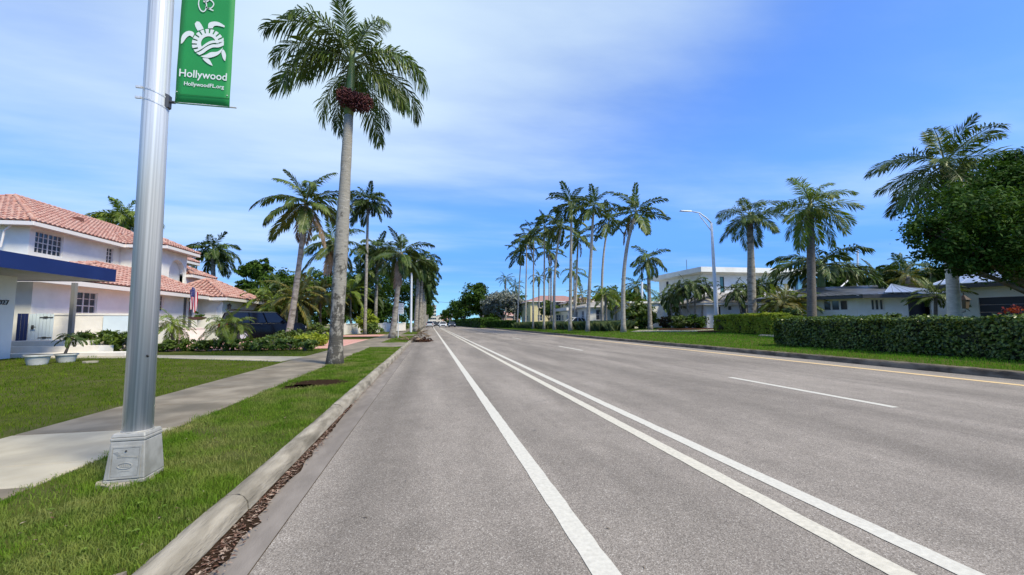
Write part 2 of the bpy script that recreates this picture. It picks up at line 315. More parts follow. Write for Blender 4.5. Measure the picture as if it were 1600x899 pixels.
# ------------------------------------------------------------------ ground, road, kerbs, walks
def sheet(name, pts, m, kind='structure'):      # XY polygon at height of each point
    b = MB(); b.add(pts, [tuple(range(len(pts)))]); o = b.build(name, m); 
    if kind: tag(o, kind=kind)
    return o
YN, YF = -14.0, 420.0
sheet('far_ground', [(-2500, -300, -.12), (2500, -300, -.12), (2500, 4000, -.12), (-2500, 4000, -.12)], M_FARG)
b = MB(); b.add([(-1.17, YN, 0), (12.42, YN, 0), (12.42, YF, 0), (-1.17, YF, 0)], [])
road = sheet('road', [(-.88, YN, 0), (11.77, YN, 0), (11.77, YF, 0), (-.88, YF, 0)], M_ASPH)
gut = MB(); ys = list(np.linspace(YN, YF, 140))
gut.add([(-1.175, YN, -.012), (-.886, YN, .001), (-.886, YF, .001), (-1.175, YF, -.012)], [(0, 1, 2, 3)]); gut.build('gutter', M_GUT)['kind'] = 'structure'
jt = MB(); jt.box(-.886, -.88, YN, YF, -.02, -.001); jt.build('gutter_joint', M_SOIL)['kind'] = 'structure'
def stripe(name, x0, x1, y0, y1, m=M_LINE):
    b = MB(); n = max(2, int((min(y1, 40)-y0)/.12)) if y0 < 20 else 2
    yy = list(np.linspace(y0, min(y1, 40), n)) + ([y1] if y1 > 40 else [])
    rg = random.Random(int(x0*100)+int(y0)); vs = []
    for y in yy: vs += [(x0+rg.uniform(-.004, .004), y, .004), (x1+rg.uniform(-.004, .004), y, .004)]
    b.add(vs, [(2*i, 2*i+1, 2*i+3, 2*i+2) for i in range(len(yy)-1)]); return b.build(name, m, road)
stripe('bike_lane_line', .80, .935, YN, 330); stripe('lane_edge_line', 2.21, 2.345, YN, 330, M_LINE2); stripe('lane_edge_line', 2.535, 2.67, YN, 330)
d0 = G(1140, 590, 0); d1 = G(1405, 637, 0)
dl = d0.y-d1.y
for k in range(-2, 14):
    y0 = d1.y + k*12.19
    stripe('lane_dash', 6.41, 6.54, y0, y0+max(dl, 3.0))
stripe('yellow_edge_line', 10.72, 10.90, YN, 330, M_YEL)
def spot(x, y, r_, seed):
    rg = random.Random(seed); b = MB(); n = 12; b.add([(x+cos(2*pi*k/n)*r_*rg.uniform(.6, 1.2), y+sin(2*pi*k/n)*r_*1.6*rg.uniform(.6, 1.2), .0022) for k in range(n)], [tuple(range(n))]); return b.build('oil_stain', mat('oil_stain', (.12, .105, .09), (.2, .175, .15), 9, .8), road)
rs = random.Random(31)
for k in range(16): spot(rs.choice((1.55, 4.7, 5.1, 9.3))+rs.uniform(-.5, .5), rs.uniform(2, 26), rs.uniform(.012, .04), k)
# transverse seam in the right lanes, small cracks
def crack(pts, w=.012):
    b = MB(); vs = []
    for i, p in enumerate(pts): vs += [(p[0], p[1]-w, .003), (p[0], p[1]+w, .003)]
    b.add(vs, [(2*i, 2*i+1, 2*i+3, 2*i+2) for i in range(len(pts)-1)]); return b.build('road_seam', mat('seam', (.09, .085, .08)), road)
rg = random.Random(5)
q0, q1 = G(1405, 637, 0), G(1640, 690, 0)
crack([(q0.x+(q1.x-q0.x)*t+rg.uniform(-.02, .02), q0.y+(q1.y-q0.y)*t+rg.uniform(-.02, .02)) for t in np.linspace(0, 1, 26)], .006)
for sx_, sy_, dx_, dy_ in ((1.4, 6.2, .5, .25), (3.4, 9.5, 1.3, -.3), (-.3, 8.0, .7, .1), (5.2, 12.4, 1.2, .5)):
    crack([(sx_+dx_*t+rg.uniform(-.012, .012), sy_+dy_*t+rg.uniform(-.03, .03)) for t in np.linspace(0, 1, 18)], .0035)
def lcrack(x, y0, y1):
    b = MB(); vs = []; n = 60; xx = x
    for i in range(n+1): xx += rg.uniform(-.012, .012); y = y0+(y1-y0)*i/n; vs += [(xx-.003, y, .0028), (xx+.003, y, .0028)]
    b.add(vs, [(2*i, 2*i+1, 2*i+3, 2*i+2) for i in range(n)]); b.build('road_seam', MT['seam'], road)
lcrack(8.35, 5, 26); lcrack(3.05, 9, 19)
# left kerb: separate stones with rounded, chipped top
def kerb(name, prof, y0, y1, L, m, seed, jit):
    root = MB(); root.box(prof[0][0]+.01, prof[-1][0]-.01, y0, y1, -.1, -.03); root = root.build(name, m); tag(root, kind='structure')
    rg = random.Random(seed); y = y0; k = 0
    while y < y1:
        far = y > 45; e = min(y1, y + (L if not far else L*8)); b = MB(); ny = 30 if y < 14 else (10 if y < 45 else 3); n = len(prof); vs = []
        dx = rg.uniform(-.006, .006); dz = rg.uniform(-.006, .006)
        for yy in np.linspace(y+.008, e-.008, ny):
            for i, (x, z) in enumerate(prof):
                ch = rg.uniform(-jit, jit) if 0 < i < n-1 else 0
                vs.append((x+dx+ch, yy, z+dz+(rg.uniform(-jit, jit) if z > .02 else 0)))
        fs = [(i*n+j, i*n+j+1, (i+1)*n+j+1, (i+1)*n+j) for i in range(ny-1) for j in range(n-1)]
        fs += [tuple(range(n-1, -1, -1)), tuple(range((ny-1)*n, ny*n))]
        b.add(vs, fs); o = b.build('kerb_stone', m, root, smooth=True); autosmooth(o, 55)
        y = e
kerb('left_kerb', [(-1.345, .0), (-1.345, .10), (-1.325, .118), (-1.29, .124), (-1.25, .122), (-1.215, .108), (-1.19, .075), (-1.172, -.03)], -6, 150, 3.05, M_KERB, 3, .0035)
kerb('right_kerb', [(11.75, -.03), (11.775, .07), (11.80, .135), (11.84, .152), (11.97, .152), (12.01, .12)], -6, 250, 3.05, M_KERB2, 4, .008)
# left ground: verge + lawn; sidewalk gap
def strip(name, x0, x1, y0, y1, z, m, seed=1):
    b = MB(); nx = max(2, int((x1-x0)/.5)); ny = 60; xs = np.linspace(x0, x1, nx+1); yy = np.concatenate([np.linspace(y0, min(30, y1), 60), [y1]]) if y1 > 30 else np.linspace(y0, y1, 60)
    vs = [(x, y, z) for y in yy for x in xs]; w = nx+1
    b.add(vs, [(j*w+i, j*w+i+1, (j+1)*w+i+1, (j+1)*w+i) for j in range(len(yy)-1) for i in range(nx)]); o = b.build(name, m); o['kind'] = 'structure'; return o
strip('left_verge', -2.78, -1.345, YN, 400, .095, M_TURF); strip('left_lawn', -70, -4.28, YN, 400, .098, M_TURF)
sheet('sidewalk_bed', [(-4.28, YN, .06), (-2.78, YN, .06), (-2.78, 400, .06), (-4.28, 400, .06)], M_SOIL)
# right ground follows tz()
b = MB(); xs = [11.98, 13.5, 15, 16.5, 18, 21, 24, 27, 30, 60, 300]; yy = [YN, 0, 5, 10, 15, 20, 30, 40, 60, 100, 400]
b.add([(x, y, tz(x)-.012) for y in yy for x in xs], [(j*11+i, j*11+i+1, (j+1)*11+i+1, (j+1)*11+i) for j in range(10) for i in range(10)])
b.build('right_verge', M_TURF)['kind'] = 'structure'
# sidewalk slabs
wk = MB(); wk.box(-4.27, -2.79, YN, 400, .02, .058); walk = wk.build('sidewalk', M_SOIL); tag(walk, kind='structure')
yA = G(192, 672).y; yB = G(146, 721).y; yC = G(60, 759).y
edges = [yC-1.5*i for i in range(8, 0, -1)] + [yC, yB, yA]
y = yA
while y < 60: y += 1.52; edges.append(y)
while y < 390: y += 18; edges.append(y)
def slab(y0, y1, m, dz):
    b = MB(); g = .012; bv = .012; z = .112+dz; x0, x1 = -4.27, -2.785
    b.hexa([(x0, y0+g, .05), (x1, y0+g, .05), (x1, y1-g, .05), (x0, y1-g, .05)], [(x0, y0+g, z-bv), (x1, y0+g, z-bv), (x1, y1-g, z-bv), (x0, y1-g, z-bv)])
    b.hexa([(x0, y0+g, z-bv), (x1, y0+g, z-bv), (x1, y1-g, z-bv), (x0, y1-g, z-bv)], [(x0+bv, y0+g+bv, z), (x1-bv, y0+g+bv, z), (x1-bv, y1-g-bv, z), (x0+bv, y1-g-bv, z)])
    return b.build('slab', m, walk)
rg = random.Random(2)
for a, c in zip(edges[:-1], edges[1:]):
    slab(a, c, M_WALKN if (yC-.01 <= a < yA-.01) else M_WALK, rg.uniform(-.004, .004))
# front walkway of the white house
fw = [G(440, 563), G(500, 552), G(245, 551.5), G(140, 551), G(140, 558), G(245, 557)]
b = MB(); b.prism([(q.x, q.y) for q in (G(438, 565), G(480, 557.6), G(245, 555.3), G(60, 553), G(40, 560), G(245, 559.5))][::-1], .05, .116)
b.build('front_walkway', M_WALKN)['kind'] = 'structure'
# pink paver driveways, pavers as geometry (joined: under ten pixels each)
def pavers(name, x0, x1, y0, y1, z):
    b = MB(); rg = random.Random(9); s = .42
    b.box(x0, x1, y0, y1, z-.06, z-.012)
    ny = int((y1-y0)/s); nx = int((x1-x0)/(s*1.5))
    for j in range(ny):
        for i in range(nx):
            a = x0+(i+(.5 if j % 2 else 0))*s*1.5; c = y0+j*s
            if a+s*1.5 > x1: continue
            b.box(a+.01, a+s*1.5-.01, c+.01, c+s-.01, z-.02, z+rg.uniform(-.004, .004))
    o = b.build(name, M_PINK); o['kind'] = 'structure'
pavers('pink_driveway', -15.6, -4.3, 20.5, 31, .118)
pavers('pink_driveway', -10.2, -4.3, 37.5, 43, .118)
for yy0 in (20.6, 37.7):      # aprons across the verge
    b = MB(); b.hexa([(-2.78, yy0, .0), (-1.345, yy0, .0), (-1.345, yy0+4.6, .0), (-2.78, yy0+4.6, .0)], [(-2.78, yy0, .107), (-1.345, yy0, .103), (-1.345, yy0+4.6, .103), (-2.78, yy0+4.6, .107)])
    b.build('driveway_apron', M_WALK)['kind'] = 'structure'
# paths on the right
def poly_on(name, pts, m, th=.03, z=None):
    b = MB(); n = len(pts); zt = [tz(p.x)+th for p in pts]
    b.add([(p.x, p.y, tz(p.x)-.05) for p in pts]+[(p.x, p.y, zt[i]) for i, p in enumerate(pts)], [tuple(range(n-1, -1, -1)), tuple(range(n, 2*n))]+[(i, (i+1) % n, n+(i+1) % n, n+i) for i in range(n)])
    o = b.build(name, m); o['kind'] = 'structure'; return o
poly_on('right_path', [Bd(985, 36), Bd(1125, 31.5), Bd(1133, 35), Bd(1000, 39.5)], M_WALKN)
poly_on('right_path', [Bd(1060, 39), Bd(1112, 36), Bd(1120, 48), Bd(1090, 52)], M_WALKN)
poly_on('right_path', [Bd(1185, 24), Bd(1260, 20.2), Bd(1270, 21.5), Bd(1190, 25)], M_WALKN)
def ring(px, D, rx, ry, n=22, seed=1):
    c = Bd(px, D); rg = random.Random(seed); return [Vector((c.x+cos(2*pi*k/n)*rx*rg.uniform(.85, 1.1), c.y+sin(2*pi*k/n)*ry*rg.uniform(.85, 1.1), 0)) for k in range(n)]
poly_on('mulch_and_shadow_bed', ring(1068, 38.0, 2.3, 2.6), M_MULCH, .10); poly_on('mulch_and_shadow_bed', ring(1150, 32, 3.2, 1.6, seed=3), M_MULCH, .06)  # second oval paints the royal palm's base shadow in mulch colour
for p, rx, ry in ((G(497, 598), .62, .6), (G(468, 604), .3, .35)):
    b = MB(); rg = random.Random(3); b.prism([(p.x+cos(2*pi*k/18)*rx*rg.uniform(.75, 1.1), p.y+sin(2*pi*k/18)*ry*rg.uniform(.75, 1.1)) for k in range(18)], .06, .102); b.build('bare_soil_patch', M_MOULD)['kind'] = 'structure'
SOILP = [G(497, 598), G(468, 604)]
# ------------------------------------------------------------------ grass
def grass(name, N0, sampler, h, w, m, seed, lean=.6, z=None):
    r = np.random.default_rng(seed); X, Y = sampler(r, N0)
    n = len(X); Z = np.array([tz(x) for x in X]) if z is None else np.full(n, z)
    dist = np.hypot(X, Y); pn = np.sin(X*3.1+Y*1.7+seed)+np.sin(X*1.3-Y*4.3)+np.sin(X*7.9+Y*6.1)*.6; hh = h*r.uniform(.45, 1.3, n)*(1+.22*pn); ww = w*r.uniform(.6, 1.3, n)*np.maximum(1, dist/6.5)
    az = r.uniform(0, 2*pi, n); la = r.uniform(0, 2*pi, n); le = r.uniform(.1, lean, n)*hh
    wx = np.cos(az)*ww/2; wy = np.sin(az)*ww/2; lx = np.cos(la)*le; ly = np.sin(la)*le
    V = np.stack([np.stack([X-wx, Y-wy, Z-.01], 1), np.stack([X+wx, Y+wy, Z-.01], 1),
                  np.stack([X+wx*.75+lx*.4, Y+wy*.75+ly*.4, Z+hh*.6], 1), np.stack([X-wx*.75+lx*.4, Y-wy*.75+ly*.4, Z+hh*.6], 1),
                  np.stack([X+lx*1.3, Y+ly*1.3, Z+hh*.95], 1)], 1).reshape(-1, 3)
    i = np.arange(n)*5
    F = np.concatenate([np.stack([i, i+1, i+2], 1), np.stack([i, i+2, i+3], 1), np.stack([i+3, i+2, i+4], 1)])
    o = link(name, npmesh(name, V, F, m)); tag(o, kind='stuff'); return o
wr_ = random.Random(21); wv, wf = [], []
for k in range(46):
    wx, wy = wr_.uniform(-2.7, -1.45), 1.3*math.exp(wr_.uniform(0, 1)*2.0); nl = wr_.randint(5, 9)
    for q in range(nl):
        a = q*2*pi/nl+wr_.uniform(-.3, .3); l = wr_.uniform(.010, .024); w = l*.32; i0 = len(wv); c_, s_ = cos(a), sin(a)
        wv += [(wx, wy, .115), (wx+c_*l*.5-s_*w, wy+s_*l*.5+c_*w, .128), (wx+c_*l, wy+s_*l, .122), (wx+c_*l*.5+s_*w, wy+s_*l*.5-c_*w, .128)]; wf.append((i0, i0+1, i0+2, i0+3))
wd_ = link('verge_weeds', npmesh('verge_weeds', wv, wf, leafm('weed_leaf', (.12, .2, .03), (.2, .28, .05), 9, .25, .6, 0, spec=.1))); tag(wd_, 'small broad leaved weeds dotted through the verge grass', 'weeds', kind='stuff')
bp_ = G(200, 745)
def s_verge(r, n):
    u = r.uniform(0, 1, n); Y = 1.0*np.exp(u*np.log(60/1.0)); X = r.uniform(-2.87, -1.325, n)
    k = ~((Y > 20.6) & (Y < 25.2)) & ~((Y > 37.7) & (Y < 42.3))
    for c, rr in zip(SOILP, (.55, .28)): k &= (np.hypot(X-c.x, Y-c.y) > rr*r.uniform(.7, 1.1, n))
    k &= ~((X > -1.9) & (Y < 2.02+.5*(X+1.9)))        # concrete pad corner by the kerb
    edge = np.minimum(X+2.76+.03*np.sin(Y*9)+.02*np.sin(Y*23), -1.345-X); k &= (edge > r.uniform(-.07, .03, n))
    bare = np.sin(X*4.7+Y*2.3)+np.sin(X*2.1-Y*3.9+1)+np.sin(X*9+Y*7); k &= ~((bare > 1.35) & (r.uniform(0, 1, n) < .75))
    return X[k], Y[k]
g_ = grass('verge_grass', 170000, s_verge, .036, .0048, M_GRASS, 1, .9, z=.1); tag(g_, 'bright green shaggy grass between the left kerb and the sidewalk', 'grass')
def s_lawn(r, n):
    u = r.uniform(0, 1, n); d = 2.2*np.exp(u*np.log(38/2.2)); a = r.uniform(-1.45, -.1, n); X = d*np.sin(a); Y = d*np.cos(a)
    k = (X < -4.32) & (X > -18) & (Y > 1.2)
    p, q = G(245, 559.5), G(441, 564.5); pf, qf = G(245, 555.3), G(470, 557.5)
    ln = p.y+(X-p.x)*(q.y-p.y)/(q.x-p.x); lf = pf.y+(X-pf.x)*(qf.y-pf.y)/(qf.x-pf.x)
    k &= ~((Y > ln-.05) & (Y < lf+.05)); k &= ~((Y > 20.4) & (X > -16)); k &= ~((X < -9) & (Y > lf))
    return X[k], Y[k]
g_ = grass('lawn_grass', 190000, s_lawn, .038, .005, M_LAWN, 2, .8, z=.1); tag(g_, 'clipped olive green lawn in front of the white house', 'grass')
HX0, HX1, HY0, HY1 = 14.9, 16.3, 3.0, 15.6
def s_right(r, n):
    u = r.uniform(0, 1, n); d = 12.0*np.exp(u*np.log(90/12.0)); a = r.uniform(.12, 1.35, n); X = d*np.sin(a); Y = d*np.cos(a)
    k = (X > 11.97) & (X < 34) & (Y > 1); k &= ~((X > 14.15) & (X < 30) & (Y < HY1-.5)); k &= ~((X > 26))
    return X[k], Y[k]
g_ = grass('right_verge_grass', 170000, s_right, .06, .0045, M_GRR, 3, .6); tag(g_, 'lush green grass strip behind the right kerb', 'grass')
# ------------------------------------------------------------------ leaf litter, kerbside debris
def litter(name, N0, fx, m, seed, sz, label):
    r = np.random.default_rng(seed); X, Y, Z = fx(r, N0); n = len(X); s = sz*r.uniform(.4, 1.5, n); az = r.uniform(0, 2*pi, n)
    tl = r.uniform(-.5, .5, n); l2 = s*r.uniform(.12, .45, n)
    ux, uy = np.cos(az)*s, np.sin(az)*s; vx, vy = -np.sin(az)*l2, np.cos(az)*l2
    Z = Z + np.abs(tl)*s*.5
    V = np.stack([np.stack([X-ux, Y-uy, Z-tl*s*.5], 1), np.stack([X+vx, Y+vy, Z+.3*l2], 1), np.stack([X+ux, Y+uy, Z+tl*s*.5], 1), np.stack([X-vx, Y-vy, Z+.2*l2], 1)], 1).reshape(-1, 3)
    i = np.arange(n)*4; o = link(name, npmesh(name, V, np.stack([i, i+1, i+2, i+3], 1), m)); tag(o, label, 'leaves', kind='stuff'); return o
def f_gut(r, n):
    u = r.uniform(0, 1, n); Y = .8*np.exp(u*np.log(30)); w = .135*np.clip((7.2-Y)/6, .1, 1)+.02*np.sin(Y*3)
    X = -1.165+np.abs(r.normal(0, 1, n))*w*.5; k = (X < -.98+.02) & ((Y < 6.5) | (r.uniform(0, 1, n) < .25)); return X[k], Y[k], (.002+r.uniform(0, .012, n))[k]
litter('gutter_leaf_litter', 5200, f_gut, M_LITTER, 5, .016, 'brown and pink dead leaf scraps heaped in the gutter along the left kerb')
b = MB(); rg = random.Random(8); n = 60; vs = []
for k in range(n+1):
    y = .6+k*6.2/n; w = (.125*min(1, max(.1, (7.2-y)/5.4)))*rg.uniform(.65, 1.15)*(1+.25*sin(y*5)); vs += [(-1.19, y, .012), (-1.19+w*.5, y, .012), (-1.17+w, y, -.004)]
b.add(vs, [q for k in range(n) for q in ((3*k, 3*k+1, 3*k+4, 3*k+3), (3*k+1, 3*k+2, 3*k+5, 3*k+4))]); o = b.build('gutter_dirt', M_MOULD, smooth=True); tag(o, 'dark brown leaf mould under the dead leaves in the gutter', 'dirt', kind='stuff')
def f_road(r, n): return r.uniform(-.8, 6, n), .8*np.exp(r.uniform(0, 1, n)*np.log(40)), np.full(n, .004)
litter('road_debris', 130, f_road, mat('dark_scrap', (.05, .04, .03), (.2, .15, .1), 20, .9), 6, .014, 'tiny dark scraps of leaf scattered over the asphalt')
def f_lawnl(r, n): return r.uniform(-2.75, -1.35, n), 1.2*np.exp(r.uniform(0, 1, n)*np.log(20)), np.full(n, .125)
litter('verge_litter', 260, f_lawnl, M_LITTER, 9, .014, 'dry leaf scraps lying in the bright verge grass')
# pale triangular concrete pad beside the kerb, bottom left
b = MB(); b.prism([(-1.36, .3), (-1.36, 2.3), (-1.46, 2.25), (-1.62, 1.95), (-2.2, 1.2), (-2.2, .3)][::-1], .03, .122); b.build('kerb_pad', M_WALK)['kind'] = 'structure'
# ------------------------------------------------------------------ palms
def frond_geo(e0, bend, n, ll, lw, droop, plum, seed, a0=68, a1=22, s0=.14, segs=1, lift=0.):
    rg = random.Random(seed); M = 22; pts = []; es = []; x = z = 0.
    yv = 0.; side_b = rg.uniform(-.12, .12)
    for i in range(M+1):
        s = i/M; e = e0-bend*s**1.15; pts.append(Vector((x, yv, z))); es.append(e); x += cos(e)/M; z += sin(e)/M; yv += side_b*s/M
    def at(s):
        f = s*M; i = min(M-1, int(f)); t = f-i; return pts[i].lerp(pts[i+1], t), es[i]*(1-t)+es[i+1]*t
    V = []; F = []
    for i in range(n):
        s = s0+(1-s0)*(i+rg.uniform(-.3, .3))/n; s = min(max(s, s0), .995); p, e = at(s)
        Tn = Vector((cos(e), 0, sin(e))); Nn = Vector((-sin(e), 0, cos(e)))
        pr = sin(pi*min(.97, s*.86+.1))**.55
        for sd in (-1, 1):
            a = radians(a0+(a1-a0)*s + rg.uniform(-9, 9)); ph = rg.uniform(-plum, plum)+lift
            d = Tn*cos(a)+(Vector((0, sd*cos(ph), 0))+Nn*sin(ph))*sin(a)
            l = ll*pr*rg.uniform(.82, 1.12); dr = droop*rg.uniform(.6, 1.3)
            w = (Tn-d*Tn.dot(d)); w = (w.normalized() if w.length > 1e-3 else Nn)*lw*rg.uniform(.8, 1.2)
            mid = p+d*l*.5+Vector((0, 0, -dr*l*.16)); tip = p+d*l*(1-.25*min(1, dr))+Vector((0, 0, -dr*l*.62))
            b0 = len(V)
            if segs == 1:
                V += [p, mid-w, tip, mid+w]; F += [(b0, b0+1, b0+2, b0+3)]
            else:
                m2 = p+d*l*.8*(1-.12*dr)+Vector((0, 0, -dr*l*.38))
                V += [p-w*.4, p+w*.4, mid+w, mid-w, m2+w*.6, m2-w*.6, tip]; F += [(b0, b0+1, b0+2, b0+3), (b0+3, b0+2, b0+4, b0+5), (b0+5, b0+4, b0+6, b0+6)]
    # stem
    SV = []; SF = []
    for i, p in enumerate(pts):
        r_ = .014*(1-i/M*.85); e = es[i]; nn = Vector((-sin(e), 0, cos(e)))
        SV += [p+Vector((0, r_, 0)), p-Vector((0, r_, 0)), p-nn*r_*1.2]
    for i in range(M):
        for k in range(3): SF.append((3*i+k, 3*i+(k+1) % 3, 3*i+3+(k+1) % 3, 3*i+3+k))
    return V, F, SV, SF
PROTO = {}
STY = {  # n pairs, leaflet length, half width, droop, plumosity, bend, a0, a1, segs, lift
 'near':   (84, .27, .0072, .9, .8, 1.8, 66, 26, 2, 0.),
 'royal':  (48, .28, .019, .6, .65, 1.45, 66, 26, 1, 0.),
 'royalb': (74, .33, .0105, .5, .6, 1.2, 64, 28, 1, .1),
 'coco':   (46, .27, .017, .75, .15, 1.25, 62, 24, 1, .1),
 'pygmy':  (40, .24, .011, .5, .3, 1.5, 60, 30, 1, .25),
 'king':   (30, .28, .023, .6, .3, 1.15, 58, 30, 1, .15),
 'small':  (26, .24, .022, .7, .25, 1.7, 60, 28, 1, .2),
 'areca':  (30, .24, .018, .6, .15, 1.3, 55, 26, 1, .35),
 'date':   (40, .2, .011, .15, .7, 1.1, 55, 30, 1, .2)}
def protos(sty, m):
    key = (sty, m.name)
    if key in PROTO: return PROTO[key]
    n, ll, lw, dr, pl, bend, a0, a1, sg, lift = STY[sty]; out = []
    for ei, e0 in enumerate((78, 58, 38, 18, -5, -35, -68)):
        for v in range(2):
            bd = bend*(.45 if e0 > 70 else 1)*(1.0 if e0 > 0 else .55)
            V, F, SV, SF = frond_geo(radians(e0), bd*(.9+.25*v), n, ll, lw, dr*(.4 if e0 > 70 else 1), pl, ei*10+v+hash(sty) % 1 + len(sty)*100, a0, a1, segs=sg, lift=lift)
            me = bpy.data.meshes.new('frond'); b0 = len(V)
            F = [f if len(set(f)) == len(f) else f[:3] for f in F]
            me.from_pydata([tuple(p) for p in V+SV], [], F+[tuple(i+b0 for i in f) for f in SF])
            me.materials.append(m); me.materials.append(M_RACH if m is not M_DEAD else M_DEAD)
            mi = [0]*len(F)+[1]*len(SF); me.polygons.foreach_set('material_index', mi); me.update(); out.append((radians(e0), me))
    PROTO[key] = out; return out
def add_frond(root, c, L, sty, m, el, az, rg, droopy=0):
    pr = protos(sty, m); best = sorted(pr, key=lambda q: abs(q[0]-el)+rg.uniform(0, .12))[0]
    o = bpy.data.objects.new('frond', best[1]); COL.objects.link(o); o.parent = root; o.location = c-WLOC[root.name]
    o.rotation_euler = Euler((rg.uniform(-.35, .35), best[0]-el if abs(best[0]-el) < .4 else 0, az), 'XYZ'); s = L*rg.uniform(.86, 1.1); o.scale = (s, s, s); return o
def palm(name, label, base, top, r0, r1, L, sty='royal', m=None, n=15, seed=1, shaft=0., bark=None, group=None, fruit=None, dead=0, bow=0., emin=-40, emax=82, bulge=0., cat='palm tree', az0=None, wind=0., fronds=None):
    m = m or M_PALM; bark = bark or M_BARK; rg = random.Random(seed); base = Vector(base); top = Vector(top)
    root = thing(name, base, label, cat, group)
    near = sty == 'near'; ns = 46 if near else (16 if r0 > .12 else 9); pts = []; rs = []
    H = (top-base).length; side = (top-base).cross(Vector((0, 1, 0))); side = Vector((1, 0, 0)) if side.length < .01 else side.normalized()
    for i in range(ns+1):
        t = i/ns; p = base.lerp(top, t); p = Vector((base.x+(top.x-base.x)*(t**(1+bow)), base.y+(top.y-base.y)*t, p.z))
        pts.append(p); fl = .42*math.exp(-t*H/.28)*r0
        rs.append((r0+(r1-r0)*t**1.1+bulge*sin(pi*min(1, t*1.15))**2*r0+fl)*(1+rg.uniform(-.035, .035)))
    pts[0] = pts[0]-Vector((0, 0, .08))
    b = MB(); b.tube(pts, rs, 20 if near else 10); b.build('trunk', bark, root, smooth=True)
    dr = (pts[-1]-pts[-3]).normalized(); c = top.copy()
    if shaft:
        b = MB(); b.tube([top-dr*.03, top+dr*shaft*.12, top+dr*shaft*.5, top+dr*shaft], [r1*1.02, r1*1.18, r1*.95, r1*.55], 12 if near else 8); b.build('crownshaft', M_SHAFT, root, smooth=True); c = top+dr*shaft*.93
    for az, el, ls in (fronds or []): add_frond(root, c-dr*(.5 if el < 0 else .15), L*ls, sty, m, radians(el), radians(az), rg)
    for k in range(0 if fronds else n):
        t = (k+.5)/n; el = radians(emax+(emin-emax)*t**.8+rg.uniform(-7, 7)); az = (az0 or seed*1.3)+k*2.39996+rg.uniform(-.25, .25)
        add_frond(root, c-dr*(t*(.45 if near else .2)*L*.3), L*(.8 if t < .1 else 1), sty, m, el, az, rg)
    for k in range(dead): add_frond(root, c-dr*.3, L*.85, sty, M_DEAD, radians(rg.uniform(-75, -38)), rg.uniform(0, 6.28), rg)
    if fruit:
        r = np.random.default_rng(seed); fc = Vector(fruit[0])-WLOC[root.name]; rr = fruit[2]
        for j in range(3 if near else 1):       # one hanging bunch per object: a core with berries all over it
            q = r.normal(0, 1, (fruit[1], 3)); q /= np.linalg.norm(q, axis=1)[:, None]
            off = np.array([fc.x+(-.85+.85*j)*rr, fc.y-.12, fc.z+(.25, -.1, -.2)[j]*rr]) if near else np.array(fc)
            pts_ = q*rr*(r.uniform(.45, 1.08, len(q))[:, None])*np.array([.8, .8, .9])+off; s = .03*rr/.3
            o4 = np.array([[1, 0, -.5], [-.5, .87, -.5], [-.5, -.87, -.5], [0, 0, .9]])*s
            V = (pts_[:, None, :]+o4[None]).reshape(-1, 3); i = np.arange(len(q))*4
            F = np.concatenate([np.stack([i+a, i+b_, i+c_], 1) for a, b_, c_ in ((0, 2, 1), (0, 1, 3), (1, 2, 3), (2, 0, 3))])
            link('fruit_cluster', npmesh('fruit_cluster', V, F, M_FRUIT), root)['kind'] = 'stuff'
    return root
# --- the near royal palm
bs = G(523, 569); tp = T(545, 180, 12.1)
palm('royal_palm', 'tallest nearest royal palm with dark red fruit bunches, mottled trunk on the left verge', bs, tp, .185, .135, 3.0, 'near', M_PALM, 14, 13, shaft=2.12, bark=M_BARKN, fruit=(T(555, 160, 12.0), 520, .32), fronds=[(172, 62, 1.05), (186, 40, 1.0), (150, 48, .9), (200, 14, .95), (168, 8, .85), (140, -28, .7), (182, -36, .62), (8, 52, .9), (-12, 30, .95), (22, 12, .9), (-22, -8, .85), (5, -34, .8), (60, 35, .9), (95, 55, .9), (110, 12, .8), (70, -20, .75), (-85, 74, .8), (-50, 62, .85), (-130, 58, .85), (90, 84, .8)], emin=-58, bulge=.14)
